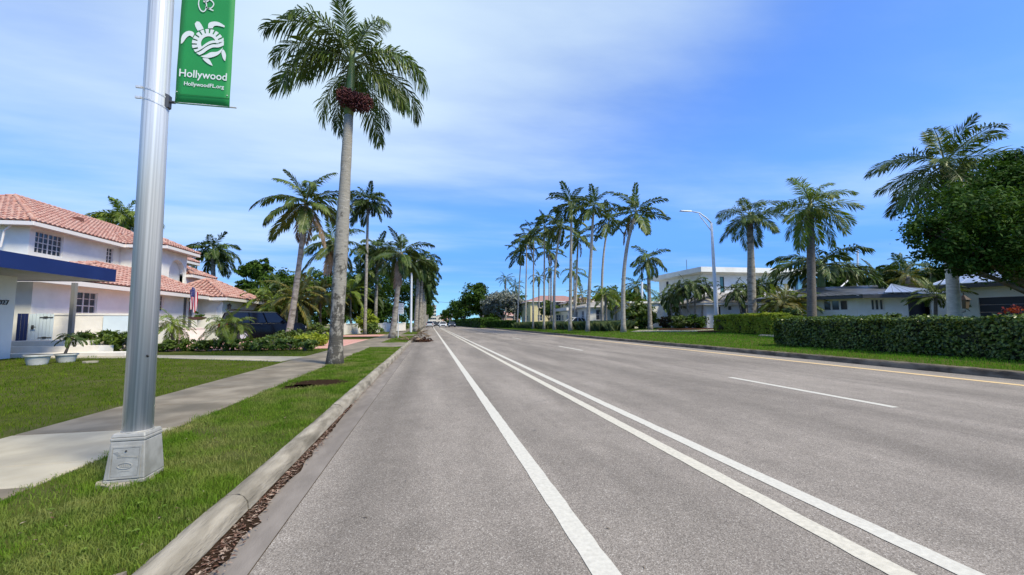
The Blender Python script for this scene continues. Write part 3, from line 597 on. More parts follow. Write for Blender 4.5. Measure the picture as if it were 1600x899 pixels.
# dark lichen bark low on its trunk is part of the bark material; a root swelling ring
PALMS = [
 # name,label,px,D,topx,topy,r0,r1,L,style,mat,n,shaft,extra
 ('coconut_palm', 'leaning coconut palm with wind-swept crown and hanging brown fronds by the pink driveway', 448, 26, 479, 316, .20, .12, 3.0, 'coco', M_PALM, 17, 0, dict(dead=3, bow=-.25, emin=-25, fruit=(T(478, 326, 26), 40, .25))),
 ('coconut_palm', 'ragged coconut palm with bleached fronds partly hidden by the big trunk', 527, 34, 522, 378, .2, .13, 3.0, 'coco', M_PALM, 14, 0, dict(dead=4, emin=-45)),
 ('royal_palm', 'slim royal palm right of the big trunk with red fruit under a dark crown', 570, 42, 575, 326, .17, .12, 2.7, 'royal', M_PALMD, 14, .9, dict(fruit=(T(575, 330, 42), 60, .45))),
 ('royal_palm', 'royal palm standing alone behind the red tiled garage roof', 333, 50, 333, 400, .33, .22, 3.3, 'royal', M_PALMD, 15, .8, dict(emin=-50)),
 ('royal_palm', 'palm crown showing above the red roof just left of the near lamp pole', 192, 52, 192, 348, .3, .2, 4.0, 'royal', M_PALMY, 13, .6, dict(emin=-20)),
 ('coconut_palm', 'leaning palm with a hanging brown dead frond beside the white road sign', 612, 31, 627, 395, .24, .12, 2.6, 'coco', M_PALMD, 14, 0, dict(dead=3, bow=-.2, emin=-45)),
 ('royal_palm', 'dark heavy palm above the thicket, left of the palm with the dead frond', 586, 56, 590, 395, .25, .18, 3.7, 'royal', M_PALMD, 16, .6, dict(emin=-60)),
 ('royal_palm', 'second palm from the sign in the left roadside row, pale trunk', 649, 52, 655, 415, .28, .2, 2.9, 'royal', M_PALMD, 15, .8, dict(emin=-55)),
 ('royal_palm', 'third palm of the left roadside row beyond the street pole', 655, 62, 660, 420, .28, .2, 3.2, 'royal', M_PALMD, 15, .8, dict(emin=-60)),
 ('royal_palm', 'fourth palm of the left roadside row, trunk half covered', 658, 74, 662, 430, .28, .2, 3.4, 'royal', M_PALMD, 15, .8, dict(emin=-70)),
 ('royal_palm', 'fifth palm of the left roadside row', 661, 88, 663, 436, .28, .2, 3.8, 'royal', M_PALMD, 15, .8, dict(emin=-70)),
 ('royal_palm', 'sixth palm of the left roadside row', 664, 104, 665, 448, .28, .2, 3.8, 'royal', M_PALMD, 14, .8, dict(emin=-70)),
 ('royal_palm', 'seventh palm of the left roadside row', 666, 125, 667, 458, .28, .2, 3.8, 'royal', M_PALMD, 14, .8, dict(emin=-70)),
 ('royal_palm', 'farthest distinct palm of the left roadside row', 668, 150, 669, 468, .28, .2, 4.0, 'royal', M_PALMD, 14, .8, dict(emin=-70)),
]
for i, (nm, lb, px, D, tx, ty, r0, r1, L, sty, m, n, sh, ex) in enumerate(PALMS):
    palm(nm, lb, Bd(px, D), T(tx, ty, D), r0, r1, L*1.04, sty, m, n+(8 if sty == 'royal' else 4), 20+i*3, sh, **ex)
# --- the stand of slim king palms on the right (thin pale trunks, ragged crowns)
KG = 'slim king palms standing in the median grasses'
KING = [ # px,D,topx,topy(crown centre),r,L,n, label
 (808, 70, 814, 392, .13, 3.2, 13, 'leftmost slim king palm of the median stand, short spreading crown'),
 (821, 66, 823, 374, .13, 3.3, 12, 'second slim king palm from the left end of the stand'),
 (833, 60, 834, 366, .14, 3.2, 13, 'third slim king palm from the left end of the stand'),
 (850, 54, 851, 352, .14, 3.3, 13, 'fourth slim king palm from the left end of the stand'),
 (858, 66, 858, 388, .12, 2.8, 11, 'thin king palm set back between the fourth and fifth trunks'),
 (866, 50, 876, 350, .17, 3.2, 14, 'king palm whose pale trunk bends right, fifth along the stand'),
 (891, 45, 893, 318, .19, 3.1, 15, 'tall straight king palm in the middle of the stand'),
 (898, 54, 903, 370, .17, 3.0, 12, 'king palm just behind the tall straight one, thin drooping crown'),
 (918, 41, 927, 322, .19, 2.9, 14, 'king palm with the thick pale trunk left of the twin curved trunks'),
 (941, 46, 950, 345, .16, 2.7, 12, 'king palm with a dark backward-curving trunk before the white garage'),
 (974, 36, 991, 332, .20, 3.1, 14, 'king palm with the boldly curved trunk and widest open crown'),
]
for i, (px, D, tx, ty, r, L, n, lb) in enumerate(KING):
    palm('king_palm', lb, Bd(px, D), T(tx, ty+10, D), r*1.05, r*.62, L*1.02, 'king', M_PALM if i % 3 else M_PALMD, n+2, 60+i*5, .8, group=KG, bark=M_BARKP, emin=-35, emax=88, bow=(2.2 if px in (974, 941, 866) else .1), dead=(1 if i % 3 == 1 else 0))
palm('royal_palm', 'short king palm with full round crown right of the curved trunks', Bd(1016, 40), T(1013, 414, 40), .22, .14, 2.2, 'royal', M_PALM, 15, 131, .7, emin=-50)
palm('fan_palm', 'small palm behind the stand, low crown level with the red roof, left', Bd(842, 80), T(842, 435, 80), .14, .12, 2.4, 'small', M_PALMD, 13, 132, .3)
palm('fan_palm', 'small drooping palm low between the middle king palm trunks', Bd(861, 60), T(861, 425, 60), .12, .1, 2.0, 'small', M_PALM, 11, 133, .3)
palm('fan_palm', 'small palm with pale green crown hanging right of the middle trunk', Bd(897, 58), T(897, 427, 58), .12, .1, 2.4, 'small', M_PALMY, 10, 134, .3)
palm('royal_palm', 'palm on a bare pale stem before the white garage', Bd(947, 44), T(946, 462, 44), .15, .12, 2.2, 'small', M_PALMY, 14, 135, .3)
palm('royal_palm', 'dark palm rising beside the white flagpole', Bd(996, 62), T(996, 450, 62), .18, .14, 3.2, 'small', M_PALMD, 15, 136, .4)
palm('coconut_palm', 'golden green palm crown above the white garage roof', Bd(908, 60), T(910, 462, 60), .15, .12, 3.0, 'areca', M_PALMO, 14, 137, 0)
palm('coconut_palm', 'bushy bright palm crown left of the curved trunk', Bd(962, 50), T(962, 470, 50), .15, .12, 2.6, 'areca', M_PALMY, 16, 138, 0)
palm('coconut_palm', 'bushy palm with orange tinge right of the curved trunk', Bd(985, 46), T(985, 483, 46), .14, .12, 2.2, 'areca', M_PALMO, 15, 139, 0)
palm('date_palm', 'stiff leaved palm beside the short king palm', Bd(1035, 48), T(1035, 468, 48), .24, .2, 2.7, 'date', M_PALMY, 20, 140, 0, bark=M_BARKD)
# right side royals
palm('royal_palm', 'royal palm with thick pale trunk on a patch coloured as its shadow right of the tall street lamp', Bd(1176, 31), T(1172, 350, 31), .31, .2, 2.6, 'royalb', M_PALM, 17, 141, .9, emin=-62, fruit=(T(1178, 352, 30.6), 70, .42), bulge=.1)
palm('royal_palm', 'royal palm with grey trunk behind the left end of the big hedge', Bd(1269, 26), T(1266, 340, 26), .27, .2, 2.9, 'royalb', M_PALMY, 19, 142, 1.0, emin=-62, bark=M_BARKD, fruit=(T(1268, 342, 25.5), 70, .35))
palm('royal_palm', 'royal palm with long spreading dark fronds and green crownshaft behind the grey trunked one', Bd(1284, 32), T(1283, 452, 32), .30, .24, 4.0, 'royal', M_PALMD, 13, 143, 2.2, emin=-15, emax=60)
palm('royal_palm', 'large royal palm with bleached trunk base rising behind the dark round tree', Bd(1494, 19), T(1478, 288, 19), .25, .19, 3.0, 'royalb', M_PALM, 21, 144, 1.2, emin=-50, emax=86, bark=M_BLCH)
palm('coconut_palm', 'ragged palm between the low house and the dark round tree', Bd(1422, 33), T(1418, 432, 33), .2, .15, 1.8, 'small', M_PALMO, 12, 145, 0, dead=3)
# --- adonidia clumps by the modern house
AG = 'slender clump palms before the modern white house'
for i, (px, D, tx, ty, lb) in enumerate([
 (1052, 42, 1047, 470, 'leftmost slender palm of the clump left of the lamp post'), (1066, 41, 1060, 462, 'second slender palm of the clump left of the lamp post'),
 (1078, 40, 1072, 455, 'third slender palm of the clump, tallest before the white wall'), (1086, 40, 1086, 452, 'fourth slender palm of the clump, pale ringed stem'),
 (1095, 40, 1101, 457, 'rightmost slender palm of the clump left of the lamp post'), (1062, 44, 1054, 478, 'low slender palm at the back of the clump'),
 (1163, 39, 1151, 462, 'slender palm curving left, between lamp post and thick royal trunk'), (1166, 40, 1166, 456, 'upright slender palm just left of the thick royal trunk'),
 (1181, 38, 1189, 452, 'slender palm curving right from behind the thick royal trunk'), (1183, 40, 1200, 458, 'shorter slender palm leaning right beside the red clump palm')]):
    palm('clump_palm', lb, Bd(px, D), T(tx, ty, D), .10, .07, 1.8, 'small', M_PALM if i % 2 else M_PALMD, 19, 160+i*3, .5, group=AG, bow=.4)
# --- leafy palms in front of the white house
palm('pygmy_palm', 'bushy yellow-green palm right of the near lamp pole, over the low shrubs', Bd(270, 18.3), T(270, 505, 18.3), .07, .06, 1.0, 'pygmy', M_PALMY, 26, 201, 0, bark=M_BARKD, emin=-45)
palm('pygmy_palm', 'twin stemmed small palm with arching fronds before the black vehicle', Bd(355, 18), T(349, 508, 18), .06, .05, 1.05, 'pygmy', M_PALMY, 22, 203, 0, bark=M_BARKD, emin=-35)
palm('pygmy_palm', 'small arching palm standing right of the twin before the black vehicle', Bd(363, 18.2), T(368, 506, 18.2), .06, .05, .95, 'pygmy', M_PALMY, 20, 206, 0, bark=M_BARKD, emin=-35)
# ------------------------------------------------------------------ leafy trees, shrubs, hedges
def leafcloud(blobs, n, size, seed, clump=55, flat=.35, shell=.55, asp=.5):
    r = np.random.default_rng(seed); B = np.array([list(b[0])+list(b[1]) for b in blobs]); a = (B[:, 3]*B[:, 4]*B[:, 5])**(2/3.); a /= a.sum()
    nc = max(4, n//clump); bi = r.choice(len(B), nc, p=a); d = r.normal(0, 1, (nc, 3)); d /= np.linalg.norm(d, axis=1)[:, None]
    rad = shell+(1.0-shell)*r.uniform(0, 1, nc)**.5; cc = B[bi, :3]+d*B[bi, 3:]*rad[:, None]
    ci = r.integers(0, nc, n); sg = (B[bi[ci], 3:].mean(1)*.16)[:, None]
    off = r.normal(0, 1, (n, 3))*sg*np.array([1, 1, .65]); p = cc[ci]+off
    nr = d[ci]*.7+r.normal(0, .75, (n, 3)); nr[:, 2] += flat; nr /= np.linalg.norm(nr, axis=1)[:, None]
    u = np.cross(nr, r.normal(0, 1, (n, 3))); u /= np.linalg.norm(u, axis=1)[:, None]; v = np.cross(nr, u)
    s = (size*r.uniform(.6, 1.3, n))[:, None]; t = s*asp
    V = np.stack([p-u*s, p-v*t+nr*t*.2, p+u*s, p+v*t+nr*t*.2], 1).reshape(-1, 3); i = np.arange(n)*4
    return V, np.stack([i, i+1, i+2, i+3], 1), cc
def leafobj(name, blobs, n, size, seed, m, parent=None, **k):
    V, F, cc = leafcloud(blobs, n, size, seed, **k); o = WLOC[parent.name] if parent is not None else Vector((0, 0, 0))
    return link(name, npmesh(name, V-np.array(o), F, m), parent), cc
def tree(name, label, px, D, blobs, n, size, m, seed, cat='tree', group=None, tr=.25, trunks=1, **k):
    """blobs: (px, py, rx_px, ry_px, depth offset)"""
    base = Bd(px, D); root = thing(name, base, label, cat, group); B = []
    for q in blobs:
        dd = D+(q[4] if len(q) > 4 else 0); c = T(q[0], q[1], dd); rx = q[2]*dd/FPX; rz = q[3]*dd/FPX; B.append((c, (rx, (rx+rz)/2, rz)))
    o, cc = leafobj('crown', B, n, size, seed, m, root, **k)
    b = MB(); rg = random.Random(seed); cz = min(x[0].z for x in B); fk = Vector((base.x, base.y, base.z+(cz-base.z)*.45))
    for t in range(trunks):
        bo = Vector((rg.uniform(-.6, .6)*(t > 0), rg.uniform(-.4, .4)*(t > 0), 0)); b.tube([base+bo-Vector((0, 0, .1)), base.lerp(fk, .5)+bo*.8+Vector((rg.uniform(-.1, .1), 0, 0)), fk+bo*.4], [tr*1.25, tr, tr*.85], 8)
    for c, rr in B:
        mid = fk.lerp(c, .5)+Vector((rg.uniform(-.2, .2), rg.uniform(-.2, .2), rr[2]*.15)); b.tube([fk, mid, c], [tr*.6, tr*.4, tr*.15], 6)
        for j in range(4):
            e = c+Vector((rg.uniform(-.75, .75)*rr[0], rg.uniform(-.7, .7)*rr[1], rg.uniform(-.2, .8)*rr[2])); b.tube([mid.lerp(c, .3*j/3), mid.lerp(e, .6), e], [tr*.25, tr*.15, tr*.05], 5, caps=False)
    b.build('trunk', M_WOOD, root, smooth=True); return root
# dark round tree, right edge
tree('round_tree', 'dark dense round tree at the right edge overhanging the hedge and garage', 1660, 15.5,
     [(1500, 345, 66, 55), (1560, 310, 62, 55, .5), (1470, 372, 46, 36, -.3), (1610, 300, 70, 62, 1), (1540, 388, 66, 40), (1600, 380, 80, 60, -.5), (1680, 320, 90, 80, .5), (1700, 400, 90, 60), (1575, 262, 40, 22, 1), (1445, 355, 22, 14), (1630, 415, 60, 28), (1500, 412, 40, 18)], 66000, .078, M_TREED, 301, tr=.22, clump=60, shell=.35, flat=.8)
# far trees over the road's right side
tree('ficus_tree', 'dense dark green tree beyond the far end of the palm stand', 752, 120, [(745, 467, 24, 22), (733, 478, 18, 18), (760, 476, 18, 20), (748, 452, 14, 10)], 7000, .38, M_TREE, 302, tr=.5, trunks=3, shell=.3)
tree('ficus_tree', 'dark green tree left of the dense ficus, farther along the road', 727, 150, [(718, 482, 16, 16), (710, 490, 12, 10), (728, 476, 10, 10)], 4000, .42, M_TREE, 303, tr=.4, trunks=3, shell=.3)
tree('ficus_tree', 'farthest low green trees by the road vanishing point, right side', 700, 210, [(700, 492, 12, 8), (692, 496, 7, 6), (710, 492, 9, 8)], 2500, .5, M_TREE, 304, tr=.3, trunks=2, shell=.3)
tree('silver_tree', 'silver grey leafed spreading tree behind the left king palms', 786, 100, [(786, 466, 24, 16), (770, 478, 18, 12), (800, 476, 20, 14), (760, 484, 12, 8)], 6000, .30, M_SILV, 305, tr=.35, trunks=2, shell=.3)
tree('shade_tree', 'dark tree filling behind the silver tree', 808, 130, [(800, 472, 22, 18), (822, 484, 22, 14), (775, 490, 20, 12)], 5000, .4, M_TREE, 306, tr=.35, trunks=2, shell=.3)
palm('fan_palm', 'round headed palm above the silver tree', Bd(790, 125), T(790, 436, 125), .25, .2, 3.4, 'date', M_PALMD, 16, 307, 0)
palm('fan_palm', 'small palm crown peeking left of the silver tree top', Bd(803, 118), T(806, 446, 118), .2, .2, 2.8, 'date', M_PALMD, 14, 308, 0)
for i, (px, D, rx, ry, py, lb) in enumerate([(858, 62, 13, 11, 482, 'rounded green tree before the yellow house'), (920, 58, 10, 10, 490, 'small dark tree before the low white carport'), (1000, 44, 22, 20, 492, 'large glossy bush between curved palm and short palm'), (985, 52, 20, 12, 470, 'dark foliage mass behind the curved palm'), (955, 66, 26, 14, 463, 'dark green trees behind the white garage'), (1095, 47, 10, 11, 500, 'round clipped bush against the modern house')]):
    tree('leafy_tree', lb, px, D, [(px, py, rx, ry), (px-rx*.5, py+ry*.4, rx*.6, ry*.6), (px+rx*.5, py+ry*.3, rx*.6, ry*.6)], 3500, .2, M_TREE if i % 2 else M_SHRUB, 310+i, tr=.12, shell=.3)
# backdrop trees behind the ranch house
for i, (px, D, py, rx, ry, lb) in enumerate([(1390, 48, 432, 26, 16, 'dark backdrop tree above the ranch roof ridge'), (1440, 46, 436, 26, 16, 'dark backdrop tree behind the silver roof section'), (1310, 50, 438, 26, 18, 'backdrop tree left of the thin utility pole'), (1480, 44, 430, 26, 18, 'backdrop tree behind the bleached trunk'), (1535, 40, 425, 30, 20, 'backdrop tree above the garage roof'), (1250, 54, 455, 24, 18, 'backdrop tree right of the modern house'), (1352, 50, 440, 20, 14, 'low backdrop tree behind the ranch ridge')]):
    tree('backdrop_tree', lb, px, D, [(px, py, rx, ry), (px-rx*.6, py+ry*.5, rx*.6, ry*.8), (px+rx*.6, py+ry*.4, rx*.6, ry*.8), (px, py+ry*1.2, rx, ry)], 4500, .2, M_TREE, 320+i, tr=.2, shell=.3)
for i, (px, D, ty, lb) in enumerate([(1372, 46, 432, 'feathery palm crown behind the ranch ridge'), (1412, 45, 425, 'feathery palm crown above the silver roof'), (1455, 44, 428, 'feathery palm crown left of the bleached trunk'), (1336, 50, 440, 'feathery palm crown beside the utility pole'), (1408, 60, 408, 'small ragged palm head high behind the ranch')]):
    palm('coconut_palm', lb, Bd(px, D), T(px, ty, D), .16, .12, 3.2 if i < 4 else 1.8, 'coco', M_PALMD, 14, 340+i, 0)
# left thicket behind the driveway
LT = [(398, 48, [(402, 422, 20, 14), (382, 424, 12, 8), (412, 412, 10, 8), (388, 448, 16, 10)], M_TREE, 'irregular sea grape tree above the garage roof end'),
      (425, 44, [(428, 455, 34, 24), (450, 440, 26, 20)], M_TREE, 'dense green tree behind the leaning coconut trunk'),
      (505, 62, [(505, 440, 26, 18), (530, 450, 26, 22), (490, 462, 26, 20)], M_TREE, 'dark tree filling left of the big palm trunk'),
      (575, 66, [(578, 425, 22, 20), (560, 450, 30, 26), (600, 440, 26, 34)], M_TREED, 'tall dark tree right of the big palm trunk'),
      (615, 74, [(622, 440, 22, 28), (635, 462, 18, 26), (600, 470, 24, 22)], M_TREED, 'dark trees behind the white road sign'),
      (650, 110, [(660, 470, 12, 26), (650, 480, 12, 22)], M_TREED, 'dark foliage column closing the left palm row'),
      (560, 60, [(555, 480, 34, 20), (590, 485, 24, 16)], M_TREED, 'deep shade thicket above the low white wall'),
      (445, 40, [(440, 495, 34, 18), (480, 490, 34, 20), (515, 495, 26, 16)], M_TREED, 'deep shade thicket behind the black vehicle'),
      (668, 190, [(668, 486, 8, 12)], M_TREE, 'farthest trees on the left of the road')]
LT += [(612, 74, [(600, 492, 26, 18), (630, 492, 16, 20), (575, 498, 22, 14)], M_TREED, 'low dark thicket beyond the end of the white boundary wall')]
for i, (px, D, bl, m, lb) in enumerate(LT):
    tree('thicket_tree', lb, px, D, bl, 6500, .17+.02*(D > 55)+.2*(D > 100), m, 360+i, tr=.16, shell=.25, trunks=2)
AR = [(425, 34, 470, M_PALMY, 'arching yellow green palm left of the leaning coconut trunk'), (463, 33, 466, M_PALMO, 'golden arching palm behind the leaning coconut trunk'), (500, 36, 462, M_PALMO, 'golden arching palm just left of the big trunk'),
      (548, 38, 455, M_PALMY, 'arching palm with green fronds right of the big trunk'), (440, 38, 455, M_PALMD, 'dark arching palm at the back of the thicket'), (572, 42, 462, M_PALMD, 'dark fan of fronds above the green bush'), (478, 40, 445, M_PALMY, 'upper arching palm at the middle of the thicket'), (405, 38, 468, M_PALMY, 'arching palm overlapping the garage roof end'), (530, 40, 478, M_PALMO, 'low golden palm by the low white wall')]
for i, (px, D, ty, m, lb) in enumerate(AR):
    D += 16 if px > 520 else 0; palm('areca_palm', lb, Bd(px, D), T(px, ty, D), .12, .1, 2.7 if px < 520 else 3.6, 'areca', m, 24, 380+i, 0, bark=M_BARKD, emin=-40)
palm('fan_palm', 'drooping fan leaved palm right of the big trunk above the thicket', Bd(565, 56), T(566, 430, 56), .16, .14, 3.3, 'small', M_PALM, 22, 395, 0, bark=M_BARKD, emin=-60)
# bare multi stemmed shrub stems under thicket
def shrub(name, label, c, rx, ry, h, n, size, m, seed, cat='shrub', group=None, stems=True, **k):
    c = Vector(c); root = thing(name, c, label, cat, group)
    leafobj('foliage', [(c+Vector((0, 0, h*.55)), (rx, ry, h*.5))], n, size, seed, m, root, **{**dict(shell=.3, clump=40, flat=.6), **k})
    b = MB(); rg = random.Random(seed)
    for j in range(6): b.tube([c-Vector((0, 0, .04)), c+Vector((rg.uniform(-.4, .4)*rx, rg.uniform(-.4, .4)*ry, h*.4)), c+Vector((rg.uniform(-.7, .7)*rx, rg.uniform(-.7, .7)*ry, h*.8))], [.03, .02, .008], 5)
    b.build('stems', M_WOOD, root); return root
SG = 'low glossy shrubs edging the lawn of the white house'
SPOT = ['right behind the near lamp pole', 'under the bushy yellow green palm', 'right of the bushy yellow green palm', 'left of the twin small palms', 'under the twin small palms', 'before the black vehicle rear wheel', 'before the black vehicle', 'left of the leaning coconut base', 'under the leaning coconut base', 'at the right end by the pink driveway']
for i in range(10):
    px = 252+i*25; c = Bd(px, 17.6+.2*(i % 3)); shrub('low_shrub', 'low glossy dark shrub '+SPOT[i], c, .5, .45, .46+.1*(i % 3 == 1), 900, .075, M_SHRUB, 400+i, group=SG, asp=.4)
WSP = ['left end against the cream garden wall', 'second from the left against the cream garden wall', 'middle against the cream garden wall', 'just left of the near lamp pole against the garden wall']
for i in range(4):
    px = 122+i*24; c = Bd(px, 16.8); shrub('spiky_shrub', 'tall leaved glossy shrub, '+WSP[i], c, .5, .45, .85, 700, .12, M_SHRUB, 420+i, group='shrubs along the cream garden wall', asp=.28)
shrub('tall_shrub', 'bright green upright bush on the far sidewalk edge before the low white wall', Bd(573, 44), 1.0, .9, 2.6, 2200, .13, M_YHEDGE, 430)
shrub('round_shrub', 'dark green low mound at the foot of the bright upright bush', Bd(583, 43), 1.0, .8, 1.1, 1500, .1, M_SHRUB, 431)
for i, (px, D, h, lb) in enumerate([(445, 22, .65, 'leafy shrub at the leaning coconut trunk'), (470, 24, .8, 'leafy shrub right of the leaning coconut trunk'), (424, 22, .5, 'leafy shrub hiding the side of the black vehicle'), (500, 27, 1.2, 'shrub with bare stems left of the big trunk'), (488, 21, .6, 'small bright bush by the pink driveway corner')]):
    shrub('garden_shrub', lb, Bd(px, D), .8, .7, h, 1400, .09, M_SHRUB if i < 4 else M_YHEDGE, 440+i)
for i, (px, D, h, m, lb) in enumerate([(1065, 38.5, 1.3, M_SHRUB, 'green mounded shrub in the mulch bed, left'), (1088, 38, 1.25, M_TREE, 'dark mounded shrub in the mulch bed, right'), (1045, 44, 1.2, M_REDL, 'small reddish shrub by the white gate'), (1400, 24.5, 1.0, M_SHRUB, 'rounded bush below the ranch window'), (1240, 27, 1.5, M_SHRUB, 'ferny shrub between the yellow hedge and the grey trunk')]):
    shrub('garden_shrub', lb, Bd(px, D), 1.0, .9, h, 1800, .11, m, 450+i)
for i, (px, D, m, lb) in enumerate([(1225, 29, M_PALMO, 'orange tinged clump palm left of the grey trunked royal palm'), (1242, 30, M_PALMY, 'green clump palm left of the grey trunked royal palm'), (1210, 31, M_PALMY, 'low clump palm right of the thick pale royal trunk'), (1462, 21, M_PALM, 'feathery small palm left of the bleached trunk')]):
    palm('areca_palm', lb, Bd(px, D), T(px, 474 if i < 3 else 462, D), .08, .07, 1.9 if i < 3 else 1.4, 'areca', m, 22, 460+i, 0, bark=M_BARKD, emin=-20)
def hedge(name, label, p0, p1, w, h, n, size, m, seed, inner=None, wob=.06):
    r = np.random.default_rng(seed); p0 = Vector((p0[0], p0[1], 0)); p1 = Vector((p1[0], p1[1], 0)); u = (p1-p0); L = u.length; u.normalize(); v = Vector((-u.y, u.x, 0)); zb = tz((p0.x+p1.x)/2)
    root = thing(name, Vector(((p0.x+p1.x)/2, (p0.y+p1.y)/2, zb)), label, 'hedge')
    a = r.uniform(0, L, n); face = r.choice(5, n, p=[.34, .16, .38, .06, .06]); c = r.uniform(-w/2, w/2, n); z = r.uniform(.02, h, n)
    bump = wob*(np.sin(a*3.1+seed)+np.sin(a*7.3+z*5)*.6+np.sin(z*9+a*2)*.5)
    dep = np.abs(r.normal(0, .05, n)); nr = np.zeros((n, 3))
    c = np.where(face == 0, -w/2-bump+dep, np.where(face == 1, w/2+bump-dep, c)); z = np.where(face == 2, h+bump*.6-dep+r.normal(0, .03, n), z); a = np.where(face == 3, dep-bump, np.where(face == 4, L-dep+bump, a))
    nv = {0: -np.array(v), 1: np.array(v), 2: np.array([0, 0, 1.]), 3: -np.array(u), 4: np.array(u)}
    for k in range(5): nr[face == k] = nv[k]
    nr = nr*.9+r.normal(0, .6, (n, 3)); nr[:, 2] += .45; nr /= np.linalg.norm(nr, axis=1)[:, None]
    p = np.array(p0)[None]+np.outer(a, np.array(u))+np.outer(c, np.array(v)); p[:, 2] = z+zb
    t = np.cross(nr, r.normal(0, 1, (n, 3))); t /= np.linalg.norm(t, axis=1)[:, None]; q = np.cross(nr, t); s = (size*r.uniform(.6, 1.25, n))[:, None]
    V = np.stack([p-t*s, p-q*s*.62+nr*s*.12, p+t*s, p+q*s*.62+nr*s*.12], 1).reshape(-1, 3)-np.array(root.location); i = np.arange(n)*4
    link('foliage', npmesh('foliage', V, np.stack([i, i+1, i+2, i+3], 1), m), root)
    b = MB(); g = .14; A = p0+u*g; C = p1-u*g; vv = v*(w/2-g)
    b.hexa([(q.x, q.y, zb-.02) for q in (A-vv, C-vv, C+vv, A+vv)], [(q.x, q.y, zb+h-g) for q in (A-vv, C-vv, C+vv, A+vv)]); b.build('shade_core', mat('hedge_inner', (.02, .025, .012), None, 1, 1), root)  # solid near-black block: the hedge's inner shade put into its colour
    return root
hedge('clipped_hedge', 'long dark glossy hedge with dense rounded leaves along the right verge', (14.62, 14.65), (14.55, 1.5), 1.2, 1.03, 36000, .05, M_HEDGE, 501)
hedge('clipped_hedge', 'yellow green clipped hedge behind the thick pale royal trunk', Bd(1128, 31.5), Bd(1222, 24), 1.2, 1.22, 12000, .07, M_YHEDGE, 502)
hedge('clipped_hedge', 'pale yellow topped hedge running behind the dark glossy hedge', Bd(1226, 24), Bd(1380, 21), 1.0, .98, 11000, .07, M_YHEDGE, 503)
hedge('clipped_hedge', 'low dark straight hedge at the far left end of the palm stand', Bd(765, 84), Bd(806, 72), 1.4, 1.3, 5000, .16, M_TREED, 504)
hedge('clipped_hedge', 'far low dark hedge under the trees at the road bend', Bd(704, 200), Bd(764, 88), 3.5, 2.2, 6000, .3, M_TREED, 507)
shrub('red_shrub', 'dark red leaved shrub at the left end of the yellow green hedge', Bd(1130, 30.5), .6, .5, 1.1, 900, .08, M_REDL, 505)
shrub('flowering_shrub', 'red flowering shrub poking above the hedge at the right edge', Bd(1590, 14.5), 1.0, .4, 1.32, 420, .07, M_REDF, 506)
# ornamental grass under the king palms
def s_tuft(r, n):
    k = r.integers(0, 70, n); rr = np.random.default_rng(77); t = rr.uniform(0, 1, 70); A = Bd(812, 68); B_ = Bd(970, 37.5)
    cx = A.x+(B_.x-A.x)*t+rr.uniform(-.2, 2.6, 70); cy = A.y+(B_.y-A.y)*t+rr.uniform(.3, 2.2, 70)
    return cx[k]+r.normal(0, .22, n), cy[k]+r.normal(0, .22, n)
r = np.random.default_rng(78); X, Y = s_tuft(r, 24000); n = len(X); Z = np.array([tz(x) for x in X]); hh = r.uniform(.5, 1.15, n); la = r.uniform(0, 6.28, n); le = hh*r.uniform(.2, .8, n); wz = .02
V = np.stack([np.stack([X-wz, Y, Z], 1), np.stack([X+wz, Y, Z], 1), np.stack([X+np.cos(la)*le*.4+wz, Y+np.sin(la)*le*.4, Z+hh*.75], 1), np.stack([X+np.cos(la)*le, Y+np.sin(la)*le, Z+hh*.9], 1)], 1).reshape(-1, 3); i = np.arange(n)*4
o = link('ornamental_grass', npmesh('ornamental_grass', V, np.stack([i, i+1, i+2, i+3], 1), M_TUFT)); tag(o, 'knee high ornamental grasses growing round the king palm trunks', 'grass', kind='stuff')
# ------------------------------------------------------------------ building helpers
class Pl:      # vertical plane from p0 to p1; d > 0 is outward (to the right of p0->p1 when seen from above)
    def __init__(s, p0, p1):
        s.p = Vector((p0[0], p0[1], 0)); e = Vector((p1[0], p1[1], 0))-s.p; s.L = e.length; s.u = e.normalized(); s.n = Vector((s.u.y, -s.u.x, 0))
    def pt(s, a, z, d=0): q = s.p+s.u*a+s.n*d; return (q.x, q.y, z)
    def box(s, mb, a0, a1, z0, z1, d0, d1):
        return mb.hexa([s.pt(a0, z0, d1), s.pt(a1, z0, d1), s.pt(a1, z0, d0), s.pt(a0, z0, d0)], [s.pt(a0, z1, d1), s.pt(a1, z1, d1), s.pt(a1, z1, d0), s.pt(a0, z1, d0)])
    def px(s, px, z=1.25):      # distance along the plane at which photograph column px is met
        lo, hi = -60., 80.; f = lambda a: ((Vector(s.pt(a, z))-CC).dot(CR)/max(.1, (Vector(s.pt(a, z))-CC).dot(CF)))*FPX+800-px
        best = min((abs(f(a)), a) for a in np.linspace(0, s.L, 400)); return best[1]
def wall(mb, pl, a0, a1, z0, z1, ops=(), rev=.14):
    A = sorted(set([a0, a1]+[o[i] for o in ops for i in (0, 1)])); Z = sorted(set([z0, z1]+[o[i] for o in ops for i in (2, 3)]))
    for i in range(len(A)-1):
        for j in range(len(Z)-1):
            ca, cz = (A[i]+A[i+1])/2, (Z[j]+Z[j+1])/2
            if any(o[0] < ca < o[1] and o[2] < cz < o[3] for o in ops): continue
            mb.add([pl.pt(A[i], Z[j]), pl.pt(A[i+1], Z[j]), pl.pt(A[i+1], Z[j+1]), pl.pt(A[i], Z[j+1])], [(0, 1, 2, 3)])
    for o in ops:
        c = [(o[0], o[2]), (o[1], o[2]), (o[1], o[3]), (o[0], o[3])]
        for k in range(4):
            p, q = c[k], c[(k+1) % 4]; mb.add([pl.pt(p[0], p[1]), pl.pt(q[0], q[1]), pl.pt(q[0], q[1], -rev), pl.pt(p[0], p[1], -rev)], [(0, 1, 2, 3)])
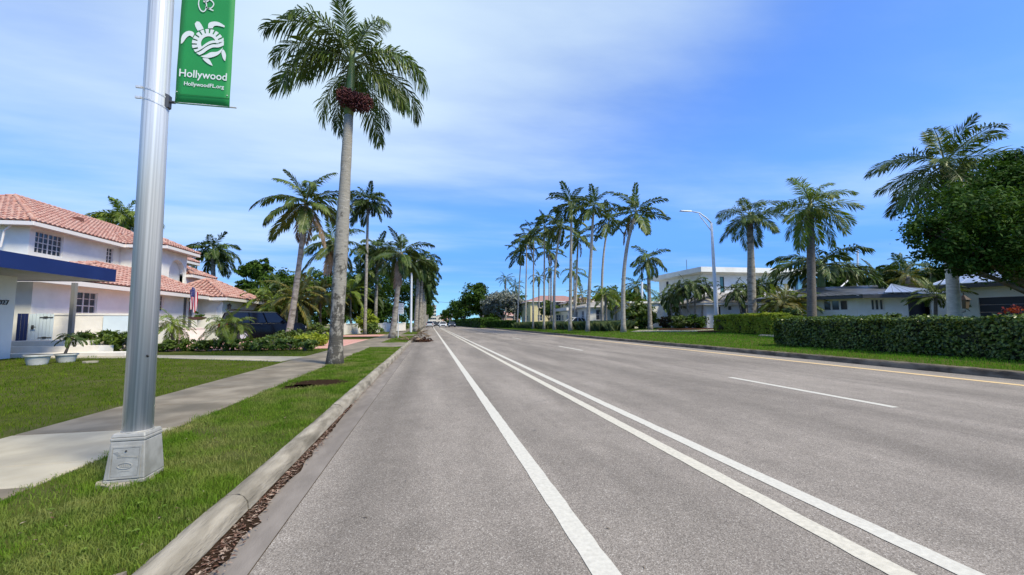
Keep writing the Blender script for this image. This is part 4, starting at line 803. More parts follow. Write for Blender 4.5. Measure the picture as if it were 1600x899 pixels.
def window(root, pl, o, nx=2, nz=2, fw=.045, rev=.12, gm=None, fm=None, name='window', mun=.013):
    a0, a1, z0, z1 = o; b = MB(); d0, d1 = -rev, -rev+.06
    pl.box(b, a0, a0+fw, z0, z1, d0, d1); pl.box(b, a1-fw, a1, z0, z1, d0, d1); pl.box(b, a0+fw, a1-fw, z0, z0+fw, d0, d1); pl.box(b, a0+fw, a1-fw, z1-fw, z1, d0, d1)
    for i in range(1, nx): a = a0+(a1-a0)*i/nx; k = mun if not (nx % 2 == 0 and i == nx//2) else mun*2; pl.box(b, a-k, a+k, z0+fw, z1-fw, d0, d1-.01)
    for j in range(1, nz): z = z0+(z1-z0)*j/nz; k = mun if not (nz % 2 == 0 and j == nz//2) else mun*1.6; pl.box(b, a0+fw, a1-fw, z-k, z+k, d0, d1-.014)
    w = b.build(name, fm or M_TRIM, root); g = MB(); pl.box(g, a0+.01, a1-.01, z0+.01, z1-.01, -rev-.04, -rev+.012); g.build('pane', gm or M_GLASS, w); return w
def tiles(mb, ub, A, B, C, D, w=.30, h=.42, seed=1):
    """barrel tiles on the plane eave A->B, ridge D->C"""
    A, B, C, D = map(Vector, (A, B, C, D)); ub.add([A, B, C, D] if (C-D).length > .01 else [A, B, C], [(0, 1, 2, 3)] if (C-D).length > .01 else [(0, 1, 2)])
    n = (B-A).cross(((C+D)/2)-A).normalized(); n = n if n.z > 0 else -n; sl = ((C+D)/2-(A+B)/2); e = (B-A).normalized(); up = n.cross(e); up = up if up.z > 0 else -up
    H = (D-A).dot(up) if (D-A).dot(up) > 0 else sl.dot(up); rows = max(1, int(round(H/h))); rg = random.Random(seed)
    for r_ in range(rows):
        t0, t1 = r_/rows, (r_+1.12)/rows; t1 = min(t1, 1.02); y0 = H*t0; y1 = H*t1
        l0 = (A.lerp(D, t0)-A).dot(e); l1 = (B.lerp(C, t0)-A).dot(e); m1l = (A.lerp(D, min(1, t1))-A).dot(e); m1r = (B.lerp(C, min(1, t1))-A).dot(e)
        lo = (l0+m1l)/2; hi = (l1+m1r)/2; k0 = math.ceil(lo/w); k = k0
        while k*w < hi:
            x = k*w; ra = w*.36; rb = w*.29; li = .045+rg.uniform(0, .012); vs = []
            for (yy, rr, z0) in ((y0-.03, ra, li), (y1-.03, rb, .01)):
                for j in range(5): q = pi*j/4; vs.append(A+e*(x-cos(q)*rr)+up*yy+n*(z0+sin(q)*rr*.75))
            mb.add(vs, [(j, j+1, j+6, j+5) for j in range(4)]+[(4, 3, 2, 1, 0)]); k += 1
def ridge(mb, p, q, r_=.13): 
    p, q = Vector(p), Vector(q); n = max(2, int((q-p).length/.4))
    for i in range(n): mb.tube([p.lerp(q, i/n)+Vector((0, 0, .06)), p.lerp(q, (i+1.15)/n)+Vector((0, 0, .035))], [r_, r_*.8], 8)
def hip(root, x0, x1, y0, y1, z, zr, ridge_pts, parts, tm=None):
    """tiled hip roof: eave rectangle, list of faces given as 3-4 corner names is too general -> explicit quads"""
# ------------------------------------------------------------------ LEFT: big white two storey house with terracotta roof
g0 = .1
H = thing('white_house', (-21.6, 30, g0), 'two storey white stucco house with terracotta tile roofs behind the left lawn', 'house')
wb = MB()
def rectwalls(mb, x0, x1, y0, y1, z0, z1, ops={}):
    res = {}
    for k, (p, q) in dict(S=((x0, y0), (x1, y0)), E=((x1, y0), (x1, y1)), N=((x1, y1), (x0, y1)), W=((x0, y1), (x0, y0))).items():
        pl = Pl(p, q); res[k] = pl; o = ops.get(k, []); o = o(pl) if callable(o) else o; res[k+'o'] = o; wall(mb, pl, 0, pl.L, z0, z1, o)
    return res
zc_ = lambda py, p, H0=None: None
def zat(py, pl, a):      # height seen at photograph row py above the point a of a plane
    p = Vector(pl.pt(a, 0)); best = min((abs(450-FPX*((Vector((p.x, p.y, z))-CC).dot(CU))/((Vector((p.x, p.y, z))-CC).dot(CF))-py), z) for z in np.linspace(-1, 14, 600)); return best[1]
def op(pl, x0, x1, y0, y1):      # opening from photograph columns and rows
    a0, a1 = sorted((pl.px(x0), pl.px(x1))); am = pl.px(x0); return (a0, a1, zat(y1, pl, am), zat(y0, pl, am))
A_ = rectwalls(wb, -31.5, -21.6, 26.9, 42, g0, 6.7, dict(E=lambda pl: [op(pl, 43, 88, 361, 395), op(pl, 158, 169, 387, 411)]))
window(H, A_['E'], A_['Eo'][0], 6, 4); window(H, A_['E'], A_['Eo'][1], 2, 4)
B_ = rectwalls(wb, -22, -19, 33.6, 36.7, g0, 6.7, dict(E=lambda pl: [op(pl, 259, 284, 404, 441)]))
C_ = rectwalls(wb, -23, -19.05, 36.7, 40, g0, 5.1)
L_ = rectwalls(wb, -21.7, -16.5, 20.9, 33.55, g0, 3.15, dict(E=lambda pl: [op(pl, 109, 149, 455, 500), op(pl, 285, 302, 463, 516), op(pl, 245, 254, 462, 487)]))
window(H, L_['E'], L_['Eo'][0], 4, 4)
window(H, L_['E'], L_['Eo'][2], 2, 3)
dw = window(H, L_['E'], L_['Eo'][1], 2, 1, fw=.07, name='glass_door', mun=.06)
G_ = rectwalls(wb, -19, -15.2, 34.2, 40.4, g0, 3.1, dict(E=lambda pl: [(1.0, 5.6, g0, 2.45)]))
wb.build('wall', M_STUC, H)
# garage door with horizontal panels
for k in range(4):
    b = MB(); G_['E'].box(b, 1.02, 5.58, g0+.02+k*.58, g0+.58+k*.58, -.14, -.09+.01*(k % 2)); b.build('door_panel', mat('pink_door', (.66, .47, .43)), H)
# arch niche: back wall and spandrels
o = B_['Eo'][0]; pl = B_['E']; b = MB(); pl.box(b, o[0]-.05, o[1]+.05, o[2]-.05, o[3]+.05, -.45, -.37); b.build('niche_back', M_STUC, H)
b = MB(); am = (o[0]+o[1])/2; rr = (o[1]-o[0])/2; zs = o[3]-rr
for sd in (-1, 1):
    pts = [(am+sd*rr*cos(t), zs+rr*sin(t)) for t in np.linspace(0, pi/2, 9)]+[(am, o[3]+.001), (am+sd*rr, o[3]+.001)]
    for d in (0,):
        n = len(pts); vs = [pl.pt(a, z, .004) for a, z in pts]+[pl.pt(a, z, -.36) for a, z in pts]
        for i in range(8): b.add([vs[i], vs[i+1], vs[n+i+1], vs[n+i]], [(0, 1, 2, 3)]); b.add([vs[i], vs[i+1], pl.pt(am+sd*rr, o[3], .004)], [(0, 1, 2)])
b.build('arch_spandrel', M_STUC, H)
tm = MB(); ub = MB(); rm = MB(); tr = MB()
def hiproof(x0, x1, y0, y1, z, zr, ra, rb, faces='SENW'):
    """ra, rb: ridge end points (x,y), ra nearer the camera"""
    a = (x0, y0, z); b_ = (x1, y0, z); c = (x1, y1, z); d = (x0, y1, z); R0 = (*ra, zr); R1 = (*rb, zr)
    alongY = abs(ra[0]-rb[0]) < abs(ra[1]-rb[1])
    if alongY: F = dict(S=(a, b_, R0, R0), E=(b_, c, R1, R0), N=(c, d, R1, R1), W=(d, a, R0, R1)); hips = [(a, R0), (b_, R0), (c, R1), (d, R1)]
    else: F = dict(S=(a, b_, R1, R0), E=(b_, c, R1, R1), N=(c, d, R0, R1), W=(d, a, R0, R0)); hips = [(a, R0), (d, R0), (b_, R1), (c, R1)]
    for k, v in F.items():
        if k in faces: tiles(tm, ub, *v)
        else: ub.add([v[0], v[1], v[2], v[3]], [(0, 1, 2, 3)])
    for p, q in hips: ridge(rm, p, q)
    ridge(rm, R0, R1)
    for (p, q) in (((x0, y0), (x1, y0)), ((x1, y0), (x1, y1)), ((x1, y1), (x0, y1)), ((x0, y1), (x0, y0))):
        l = Pl(p, q); l.box(tr, 0, l.L, z-.24, z-.03, -.06, .03)      # fascia + gutter
    tr.box(x0+.03, x1-.03, y0+.03, y1-.03, z-.2, z-.16)             # soffit
hiproof(-32, -21, 26.3, 42.6, 6.9, 9.65, (-26.5, 31.8), (-26.5, 41), 'SE')
hiproof(-23.5, -18.4, 33.05, 37.3, 6.92, 7.95, (-23, 35.17), (-20.5, 35.17), 'SE')
hiproof(-23.6, -18.6, 36.75, 40.6, 5.25, 6.35, (-22.9, 38.4), (-20.7, 38.4), 'SE')
hiproof(-22.2, -15.85, 20.3, 34.1, 3.3, 4.85, (-19.2, 28.0), (-19.2, 33.0), 'SE')
hiproof(-19.6, -14.7, 33.65, 41.0, 3.25, 4.8, (-17.5, 36.6), (-17.5, 38.2), 'SE')
o = tm.build('roof_tiles', M_TILE, H); o['kind'] = 'stuff'; ub.build('roof_underlay', M_TILED, H); rm.build('ridge_tiles', M_TILE, H, smooth=True)['kind'] = 'stuff'; tr.build('roof_trim', M_TRIM, H)
def dpipe(px, py, D, parent):
    p = P(px, py, D); b = MB(); b.tube([p+Vector((.1, 0, .25)), p+Vector((.1, 0, .05)), p+Vector((-.25, .05, -.3)), p+Vector((-.35, .05, -1.2))], .05, 8); b.build('downpipe', M_TRIM, parent)
dpipe(15, 352, 22, H); dpipe(345, 473, 30.5, H)
b = MB(); b.tube([P(104, 372, 26), P(104, 366, 26)], .12, 8); 
v_ = Vector((-23.0, 34, 8.75)); b = MB(); b.box(-24.4, -23.9, 33.2, 33.6, 8.3, 8.75); b.build('roof_vent', M_TILED, H)
def lantern(px, py, D, label, s=1.):
    c = P(px, py, D); L = thing('wall_lantern', c, label, 'lantern'); b = MB()
    b.hexa([(c.x+a*.07*s, c.y+d*.07*s, c.z-.2*s) for a, d in ((-1, -1), (1, -1), (1, 1), (-1, 1))], [(c.x+a*.11*s, c.y+d*.11*s, c.z+.12*s) for a, d in ((-1, -1), (1, -1), (1, 1), (-1, 1))]); b.build('lamp_glass', mat('lantern_glass', (.16, .13, .10), None, 1, .2), L)
    b = MB(); b.hexa([(c.x+a*.14*s, c.y+d*.14*s, c.z+.12*s) for a, d in ((-1, -1), (1, -1), (1, 1), (-1, 1))], [(c.x+a*.02*s, c.y+d*.02*s, c.z+.3*s) for a, d in ((-1, -1), (1, -1), (1, 1), (-1, 1))]); b.tube([c+Vector((0, 0, .3*s)), c+Vector((0, 0, .4*s))], .015*s, 6); b.build('cap', mat('rusty_metal', (.07, .04, .03), None, 1, .6), L)
    b = MB(); b.tube([c-Vector((0, 0, .2*s)), c-Vector((0, 0, .32*s)), c+Vector((-.14*s, .1*s, -.36*s))], .018*s, 6); b.build('bracket', M_STEEL, L)
lantern(181, 481, 22.3, 'copper toned lantern on the white wall left of the near lamp pole')
lantern(273, 477, 27.6, 'dark lantern left of the tall glass door', .9); lantern(358.5, 480, 31.3, 'dark lantern beside the pink garage door', .9); 
# flag
fp = P(303, 452, 26.0); F = thing('flag', fp, 'American flag hanging in folds from an angled pole by the glass door', 'flag')
b = MB(); b.tube([fp+Vector((-.4, .4, -.75)), fp+Vector((.05, -.05, .1))], .018, 6); b.build('flagpole', M_TRIM, F)
def flagmesh(i0, i1, mname, m, zoff=0.):
    b = MB(); n = 14; w = 1.0; h = 1.4
    for i in range(i0, i1):
        vs = []
        for j in range(n+1):
            t = j/n
            for s_ in (i, i+1):
                u = s_/13; x = (u-.5)*w*(1.0-.2*t); vs.append(fp+Vector((x*.7, -x*.5+.09*sin(u*13+t*2.5), -t*h+.15*sin(u*5)-.12*abs(u-.5))))
        b.add(vs, [(2*j, 2*j+1, 2*j+3, 2*j+2) for j in range(n)])
    return b
rb = MB(); wbm = MB()
for i in range(13):
    q = flagmesh(i, i+1, '', None); (rb if i % 2 == 0 else wbm).add(q.v, q.f)
M_FR = mat('flag_red', (.45, .02, .04), None, 1, .8); M_FW = mat('flag_white', (.7, .66, .66), None, 1, .8); M_FB = mat('flag_blue', (.02, .03, .16), None, 1, .8)
rb.build('red_stripes', M_FR, F); wbm.build('white_stripes', M_FW, F)
b = MB(); q = flagmesh(0, 7, '', None); b.add([(v[0]+.01, v[1]-.012, v[2]) for v in q.v if True], [f for f in q.f if (f[0] % 30) < 12]); b.build('canton', M_FB, F)
st = MB(); rg = random.Random(4)
for i in range(0, 7, 1):
    for j in range(0, 5, 1):
        u = (i+.5)/13; t = (j+.5)/14; x = (u-.5)*.95; c = fp+Vector((x*.7+.012, -x*.5+.09*sin(u*13+t*2.5)-.03, -t*1.4+.15*sin(u*5)-.12*abs(u-.5))); s = .014
        st.add([c+Vector((cos(pi/2+k*pi/5)*s*(1 if k % 2 == 0 else .45), 0, sin(pi/2+k*pi/5)*s*(1 if k % 2 == 0 else .45))) for k in range(10)], [tuple(range(10))])
st.build('stars', M_FW, F)
# entry step wall with planter bowl
p0 = Bd(283, 24.5); p1 = Bd(319, 25.5)
E = thing('entry_wall', p0, 'low cream wall stub below the flag', 'wall'); b = MB(); l = Pl(p0, p1); l.box(b, 0, l.L, .05, 1.0, -.7, 0); l.box(b, -.04, l.L+.04, 1.0, 1.06, -.74, .04); b.build('block', M_GARD, E)
c = P(308, 497, 25.5); pb = thing('planter_bowl', c-Vector((0, 0, .1)), 'brown bowl with a small plant on the low wall stub', 'planter'); b = MB(); b.tube([c-Vector((0, 0, .13)), c-Vector((0, 0, .04)), c+Vector((0, 0, .05))], [.25, .45, .5], 14); b.build('bowl', mat('brown_clay', (.09, .05, .04)), pb)
leafobj('plant', [(c+Vector((0, 0, .2)), (.3, .3, .18))], 90, .1, 5, M_SHRUB, pb)
# garden wall, gate, navy panel
q0, q1 = Bd(80, 17.3), Bd(208, 18.8); GW = thing('garden_wall', q0, 'cream block garden wall below the small paned window', 'wall')
l = Pl(q0, q1); b = MB(); l.box(b, 0, l.L, .05, 1.70, -.2, 0); b.build('masonry', M_GARD, GW); b = MB(); l.box(b, -.03, l.L+.03, 1.70, 1.78, -.23, .03); b.build('coping', M_GARD, GW)
q2 = Bd(184, 18.2); b = MB(); l.box(b, l.L-1.05, l.L+.02, .06, 1.66, .01, .06); b.build('blue_panel', M_PALEB, GW)
GT = thing('garden_gate', Bd(40, 16.9), 'pale blue vertical board gate with black hinges', 'gate'); g1, g2 = Bd(40, 16.9), Bd(79.5, 17.25); l = Pl(g1, g2); nb = 7
for k in range(nb):
    b = MB(); l.box(b, l.L*k/nb+.006, l.L*(k+1)/nb-.006, .66, 1.74+.03*sin(pi*(k+.5)/nb), -.03, .0+.006*(k % 2)); b.build('board', M_PALEB, GT)
for z in (.75, 1.6):
    b = MB(); l.box(b, l.L-.42, l.L-.02, z-.02, z+.02, .008, .022); l.box(b, l.L-.30, l.L-.18, z-.045, z+.045, .008, .02); b.build('hinge', M_STEEL, GT)
b = MB(); l.box(b, .10, .17, 1.1, 1.28, .008, .03); b.tube([Vector(l.pt(.13, 1.2, .03)), Vector(l.pt(.13, 1.2, .09)), Vector(l.pt(.26, 1.2, .09))], .018, 6); b.build('handle', M_STEEL, GT)
DP = thing('door_panel_screen', Bd(24, 16.6), 'narrow navy blue board panel beside the pale gate', 'panel'); l = Pl(Bd(22, 16.6), Bd(39.5, 16.88)); 
for k in range(3): b = MB(); l.box(b, l.L*k/3+.005, l.L*(k+1)/3-.005, .6, 1.76, -.03, .004*(k % 2)); b.build('board', M_NAVY, DP)
# porch steps
ST = thing('porch_steps', Bd(90, 16), 'three broad cream concrete steps leading to the pale gate', 'steps')
def step(pxr, D0, z, depth, m=M_GARD):
    a = Bd(-60, D0-.6); c = Bd(pxr, D0); dd = Vector((CF.x, CF.y, 0)).normalized()*depth; b = MB()
    b.hexa([(a.x, a.y, .05), (c.x, c.y, .05), (c.x+dd.x, c.y+dd.y, .05), (a.x+dd.x, a.y+dd.y, .05)], [(a.x, a.y, z), (c.x, c.y, z), (c.x+dd.x, c.y+dd.y, z), (a.x+dd.x, a.y+dd.y, z)]); b.build('step', m, ST)
step(195, 15.2, .24, .8); step(153, 15.8, .46, .6); step(145, 16.3, .65, 2.0)
# ------------------------------------------------------------------ neighbour house with navy fascia
NH = thing('porch_house', (-14.7, 15, .1), 'single storey house with navy blue fascia porch and number 1027 at the left edge', 'house')
b = MB(); b.box(-20, -12.6, 4, 19.33, 3.02, 3.5); b.build('porch_roof', M_SOFF, NH)
b = MB(); b.box(-12.6, -12.54, 4, 19.38, 3.0, 3.5); b.box(-20, -12.6, 19.33, 19.38, 3.0, 3.5); b.build('fascia', M_BLUE, NH)
b = MB(); b.hexa([(-17, 12, 3.5), (-13.2, 12, 3.5), (-13.2, 18.4, 3.5), (-17, 18.4, 3.5)], [(-17, 12, 3.95), (-14.5, 12, 3.95), (-14.5, 17.6, 3.75), (-17, 17.8, 3.95)]); b.build('upper_roof', M_SOFF, NH)
w_ = MB(); NE = Pl((-14.7, 4), (-14.7, 18.0)); o_ = [NE.px(0)-.2 if 0 else 12.2, 13.25, .95, 2.75]
wall(w_, NE, 0, NE.L, .1, 3.05, [(10.6, 16.55-4, .75, 2.75)]); NN = Pl((-14.7, 18.0), (-20, 18.0)); wall(w_, NN, 0, NN.L, .1, 3.05)
w_.build('wall', mat('porch_stucco', (.70, .73, .73), (.66, .69, .69), 2, .9), NH); window(NH, NE, (10.6, 12.55, .75, 2.75), 2, 1, fw=.1, gm=M_TEAL, fm=mat('grey_frame', (.35, .37, .38)))
pp = Bd(108, 16.9); b = MB(); b.box(pp.x-.07, pp.x+.07, pp.y-.07, pp.y+.07, .6, 3.03); b.build('porch_post', mat('grey_post', (.22, .21, .2)), NH)
def text(body, size, name, m, parent, M4, ext=.002, align='CENTER', sx=1.):
    cu = bpy.data.curves.new(name, 'FONT'); cu.body = body; cu.size = size; cu.extrude = ext; cu.align_x = align; cu.resolution_u = 3; cu.offset = .012 if size == 1. else 0
    t = bpy.data.objects.new('tmp_text', cu); COL.objects.link(t); dg = bpy.context.evaluated_depsgraph_get(); me = bpy.data.meshes.new_from_object(t.evaluated_get(dg)); bpy.data.objects.remove(t)
    me.transform(Matrix.Diagonal((sx, 1, 1, 1))); me.transform(M4); me.transform(Matrix.Translation(-WLOC[parent.name])); me.materials.clear(); me.materials.append(m); return link(name, me, parent)
# house number on the street side wall (faces +X), reads along +Y
nm = Matrix(((0, 0, 1, -14.68), (1, 0, 0, 17.52), (0, 1, 0, 2.0), (0, 0, 0, 1)))
text('1027', .24, 'house_number', M_STEEL, NH, nm, .01)
# planters
def pot(px, py, D0, r_, h, label, plant=False):
    c = G(px, py, .1); R = thing('planter_pot', c, label, 'planter'); b = MB(); pr = [(r_*.72, 0), (r_*.8, h*.25), (r_*.92, h*.8), (r_*.93, h*.82), (r_*1.03, h*.83), (r_*1.04, h), (r_*.96, h), (r_*.9, h*.9), (.001, h*.88)]
    b.tube([c+Vector((0, 0, z)) for _, z in pr], [q for q, _ in pr], 26, caps=False); autosmooth(b.build('bowl', M_POT, R), 35); s = MB(); s.tube([c+Vector((0, 0, h*.8)), c+Vector((0, 0, h*.9))], [r_*.9, r_*.91], 20); s.build('soil', M_SOIL, R); return R, c
pot(58, 570, 12, .29, .30, 'empty pale plastic planter bowl on the lawn, left one')
R2, c2 = pot(103, 566, 13, .27, .27, 'pale planter bowl holding a tiny bare stemmed palm')
palm('tiny_palm', 'tiny palm with a bent bare stem growing in the right planter bowl', c2+Vector((-.05, 0, .24)), c2+Vector((.12, 0, .78)), .03, .022, .5, 'small', M_PALMD, 14, 601, 0, bark=M_DEAD, emin=-15, emax=60)
c = G(141, 566, .12); b = MB(); b.prism([(c.x+cos(t)*.2*(1+.1*sin(3*t)), c.y+sin(t)*.16) for t in np.linspace(0, 2*pi, 9)[:-1]], .1, .15); o = b.build('stepping_stone', M_WALKN, org=c); tag(o, 'small white flat stone lying on the lawn by the planters', 'stone')
# ------------------------------------------------------------------ low white wall along the left, mid distance
def lwall(p, q, h, label, m=M_STUC):
    r0 = thing('boundary_wall', p, label, 'wall'); l = Pl(p, q); b = MB(); l.box(b, 0, l.L, .0, h+.1, -.2, 0); b.build('masonry', m, r0); b = MB(); l.box(b, -.05, l.L+.05, h+.1, h+.17, -.25, .05); b.build('coping', m, r0)
    for a in np.arange(0, l.L, 4.0): b = MB(); l.box(b, a, a+.4, .0, h+.27, -.3, .1); b.build('pier', m, r0)
lwall(Bd(536, 42), Bd(632, 62), 1.05, 'long low white boundary wall behind the sign and the upright bush', M_GARD); lwall(Bd(468, 42), Bd(520, 42), 1.0, 'white boundary wall seen through the thicket stems')
# ------------------------------------------------------------------ black suv
def car(name, label, loc, rz, L, Wd, Hh, paint, style='suv', group=None, detail=True):
    R = thing(name, loc, label, 'car' if style != 'suv' else 'suv', group); R.rotation_euler.z = rz; WLOC[R.name] = Vector((0, 0, 0))
    hb = Hh*(.62 if style == 'suv' else .60); gc = .22
    # lower body profile (x forward)
    x = L/2
    low = [(-x, gc+.1), (-x-.02, hb*.7), (-x+.03, hb), (x-.95*L/4.8, hb+.0), (x-.35, hb-.05), (x-.04, hb*.78), (x, gc+.12), (x-.15, gc), (-x+.15, gc)]
    b = MB(); secs = [(-Wd/2, .93, .0), (-Wd/2+.05, 1, .0), (-Wd/2+.22, 1, .02), (Wd/2-.22, 1, .02), (Wd/2-.05, 1, 0), (Wd/2, .93, 0)]; n = len(low); vs = []
    for (y, s, dz) in secs: vs += [(px*(.985 if s < 1 else 1), y, gc+(pz-gc)*s+dz) for px, pz in low]
    fs = [(i*n+j, i*n+(j+1) % n, (i+1)*n+(j+1) % n, (i+1)*n+j) for i in range(len(secs)-1) for j in range(n)]+[tuple(range(n-1, -1, -1)), tuple(range((len(secs)-1)*n, len(secs)*n))]
    b.add(vs, fs); autosmooth(b.build('body', paint, R), 50)
    t0, t1 = (-x+.06, x-L*.27) if style == 'suv' else (-x+.55, x-L*.26); r0, r1 = (-x+.28, x-L*.40) if style == 'suv' else (-x+1.25, x-L*.46)
    b = MB(); yw, yr = Wd/2-.07, Wd/2-.24; b.hexa([(t0, -yw, hb-.01), (t1, -yw, hb-.01), (t1, yw, hb-.01), (t0, yw, hb-.01)], [(r0, -yr, Hh-.07), (r1, -yr, Hh-.07), (r1, yr, Hh-.07), (r0, yr, Hh-.07)]); b.build('window', M_CGLASS, R)
    b = MB(); b.hexa([(r0-.05, -yr-.02, Hh-.08), (r1+.06, -yr-.02, Hh-.08), (r1+.06, yr+.02, Hh-.08), (r0-.05, yr+.02, Hh-.08)], [(r0+.1, -yr+.1, Hh), (r1-.1, -yr+.1, Hh), (r1-.1, yr-.1, Hh), (r0+.1, yr-.1, Hh)])
    for s in (-1, 1):      # pillars
        for (a0, a1) in ((t0, r0), (t0+(t1-t0)*.36, r0+(r1-r0)*.36), (t0+(t1-t0)*.64, r0+(r1-r0)*.68), (t1, r1)): b.tube([(a0, s*(yw+.01), hb), (a1, s*(yr+.01), Hh-.07)], .04, 5)
    autosmooth(b.build('roof', paint, R), 40)
    for s in (-1, 1):
        for a in (-x+L*.19, x-L*.185):
            b = MB(); rw = .36 if style == 'suv' else .33; b.tube([(a, s*(Wd/2-.22), rw), (a, s*(Wd/2+.01), rw)], rw, 20); w = b.build('wheel', M_RUB, R); b = MB(); b.tube([(a, s*(Wd/2-.05), rw), (a, s*(Wd/2+.022), rw)], [rw*.62, rw*.58], 14); b.build('rim', M_ALU, w)
        b = MB(); b.box(x-.16, x+.012, s*(Wd/2-.28)-.17, s*(Wd/2-.28)+.17, hb*.66, hb*.66+.16); b.build('headlight', M_SIGN, R)
        b = MB(); b.box(-x-.03, -x+.12, s*(Wd/2-.14)-.1, s*(Wd/2-.14)+.1, hb*.7, hb*.7+.3); b.build('tail_light', mat('red_lens', (.3, .01, .01), None, 1, .2), R)
        b = MB(); b.hexa([(t1-.35, s*(Wd/2-.02), hb), (t1-.15, s*(Wd/2-.02), hb), (t1-.15, s*(Wd/2+.18), hb+.03), (t1-.33, s*(Wd/2+.18), hb+.03)], [(t1-.35, s*(Wd/2-.02), hb+.16), (t1-.17, s*(Wd/2-.02), hb+.16), (t1-.17, s*(Wd/2+.17), hb+.15), (t1-.33, s*(Wd/2+.17), hb+.15)]); b.build('mirror', paint, R)
    b = MB(); b.box(x-.06, x+.02, -Wd*.28, Wd*.28, hb*.5, hb*.78); b.build('grille', M_RUB, R); b = MB(); b.box(-x-.05, -x+.1, -Wd*.42, Wd*.42, gc+.05, gc+.28); b.build('bumper', M_RUB, R)
    return R
sc_ = Bd(412, 28.5); car('black_suv', 'large black sport utility vehicle parked on the pink driveway before the garage', (sc_.x, sc_.y, .12), radians(38), 4.9, 1.98, 1.98, M_BLACKP)
# far traffic
TG = 'cars far down the road'
for i, (px, D, X, col, lb) in enumerate([(682, 135, None, M_BLACKP, 'small dark car farthest down the road'), (692, 108, None, mat('white_car', (.6, .6, .6), None, 1, .3), 'pale car in the middle of the oncoming traffic'), (706, 112, None, mat('dark_blue_car', (.02, .03, .06), None, 1, .3), 'dark car right of the pale one')]):
    p = P(px, 506, D); car('far_car', lb, (p.x, p.y, 0.0), radians(-90), 4.4, 1.8, 1.5, col, 'car', TG)
p = Bd(667, 118); car('parked_car', 'pale car parked along the left kerb in the distance', (-.1, 112, 0), radians(90), 4.5, 1.8, 1.7, mat('silver_car', (.5, .52, .54), None, 1, .3), 'suv')
# ------------------------------------------------------------------ near aluminium lamp pole with banner
ang = .0307; wd = .255; bc = Vector((-2.163, 3.675, .11)); ux = Vector((cos(ang), sin(ang), 0)); uy = Vector((-sin(ang), cos(ang), 0))
LP = thing('street_lamp_post', bc, 'brushed aluminium lamp post with green banner on the near left verge', 'lamp post')
def fr(u, v, z): p = bc+ux*u+uy*v; return (p.x, p.y, .11+z)
def frus(mb, w0, w1, z0, z1): h0, h1 = w0/2, w1/2; mb.hexa([fr(-h0, -h0, z0), fr(h0, -h0, z0), fr(h0, h0, z0), fr(-h0, h0, z0)], [fr(-h1, -h1, z1), fr(h1, -h1, z1), fr(h1, h1, z1), fr(-h1, h1, z1)])
hB = .35; w1 = wd*.835
b = MB(); frus(b, wd, wd, 0, .03); frus(b, wd*.985, w1*1.0, .03, hB-.055); frus(b, w1*1.03, w1*1.03, hB-.055, hB-.03); frus(b, w1*1.02, w1*.93, hB-.03, hB)
base = b.build('transformer_base', M_CAST, LP); bv = base.modifiers.new('bevel', 'BEVEL'); bv.width = .008; bv.segments = 3; bv.limit_method = 'ANGLE'
sl_ = (wd*.985-w1)/2/(hB-.085)      # face slope
def face(u, z, d=0): v = -(wd*.985/2-(z-.03)*sl_)-d; return fr(u, v, z)
def fpoly(mb, pts, d0, d1): n = len(pts); mb.add([face(u, z, d0) for u, z in pts]+[face(u, z, d1) for u, z in pts], [tuple(range(n, 2*n))]+[(i, (i+1) % n, n+(i+1) % n, n+i) for i in range(n)])
dw_ = wd*.33; z0_, z1_ = .05, .25
b = MB()
for (p_, q_) in (((-dw_-.012, z0_-.012), (-dw_, z1_+.012)), ((dw_, z0_-.012), (dw_+.012, z1_+.012)), ((-dw_, z0_-.012), (dw_, z0_)), ((-dw_, z1_), (dw_, z1_+.012))): fpoly(b, [(p_[0], p_[1]), (q_[0], p_[1]), (q_[0], q_[1]), (p_[0], q_[1])], -.002, .005)
b.build('door_frame', M_CAST, LP)
b = MB(); fpoly(b, [(-dw_+.003, z0_+.003), (dw_-.003, z0_+.003), (dw_-.003, z1_-.003), (-dw_+.003, z1_-.003)], -.002, .003); door = b.build('access_door', mat('worn_cast_metal', (.44, .42, .38), (.33, .31, .275), 14, .5, .4, 90, metal=.15, dist=.003), LP)
b = MB(); oc = (.0, .125)
for k in range(24):
    t, t2 = 2*pi*k/24, 2*pi*(k+1)/24
    fpoly(b, [(oc[0]+cos(t)*.048, oc[1]+sin(t)*.022), (oc[0]+cos(t2)*.048, oc[1]+sin(t2)*.022), (oc[0]+cos(t2)*.042, oc[1]+sin(t2)*.018), (oc[0]+cos(t)*.042, oc[1]+sin(t)*.018)], .003, .0065)
rg = random.Random(3)
for k in range(5): u = -.028+k*.012; fpoly(b, [(u, .116), (u+.007, .116), (u+.009, .134), (u+.002, .134)], .003, .006)      # illegible cast letters in the oval
for k in range(13): u = -.05+k*.0098; z = .181+.004*sin(k*.4); fpoly(b, [(u, z), (u+.006, z), (u+.006, z+.009+.003*(k % 3 == 0)), (u, z+.009)], .003, .006)
for k in range(9): u = -.03+k*.0075; fpoly(b, [(u, .088), (u+.0045, .088), (u+.0045, .0925), (u, .0925)], .003, .0055)
for k in range(4): u = -.078+k*.008; fpoly(b, [(u, .218-k*.007), (u+.03, .222-k*.009), (u+.03, .226-k*.009), (u, .222-k*.007)], .003, .0055)
b.build('cast_mark', M_CAST, LP)
b = MB(); b.tube([face(0, .228, .002), face(0, .228, .009)], .006, 8); b.build('bolt', M_STEEL, LP)
b = MB(); rg = random.Random(6); b.prism([(bc.x+-.03+cos(t)*wd*.64*rg.uniform(.8, 1.15), bc.y-.02+sin(t)*wd*.66*rg.uniform(.8, 1.15)) for t in np.linspace(0, 2*pi, 17)[:-1]], .04, .122); b.build('footing', M_WALKN, LP)
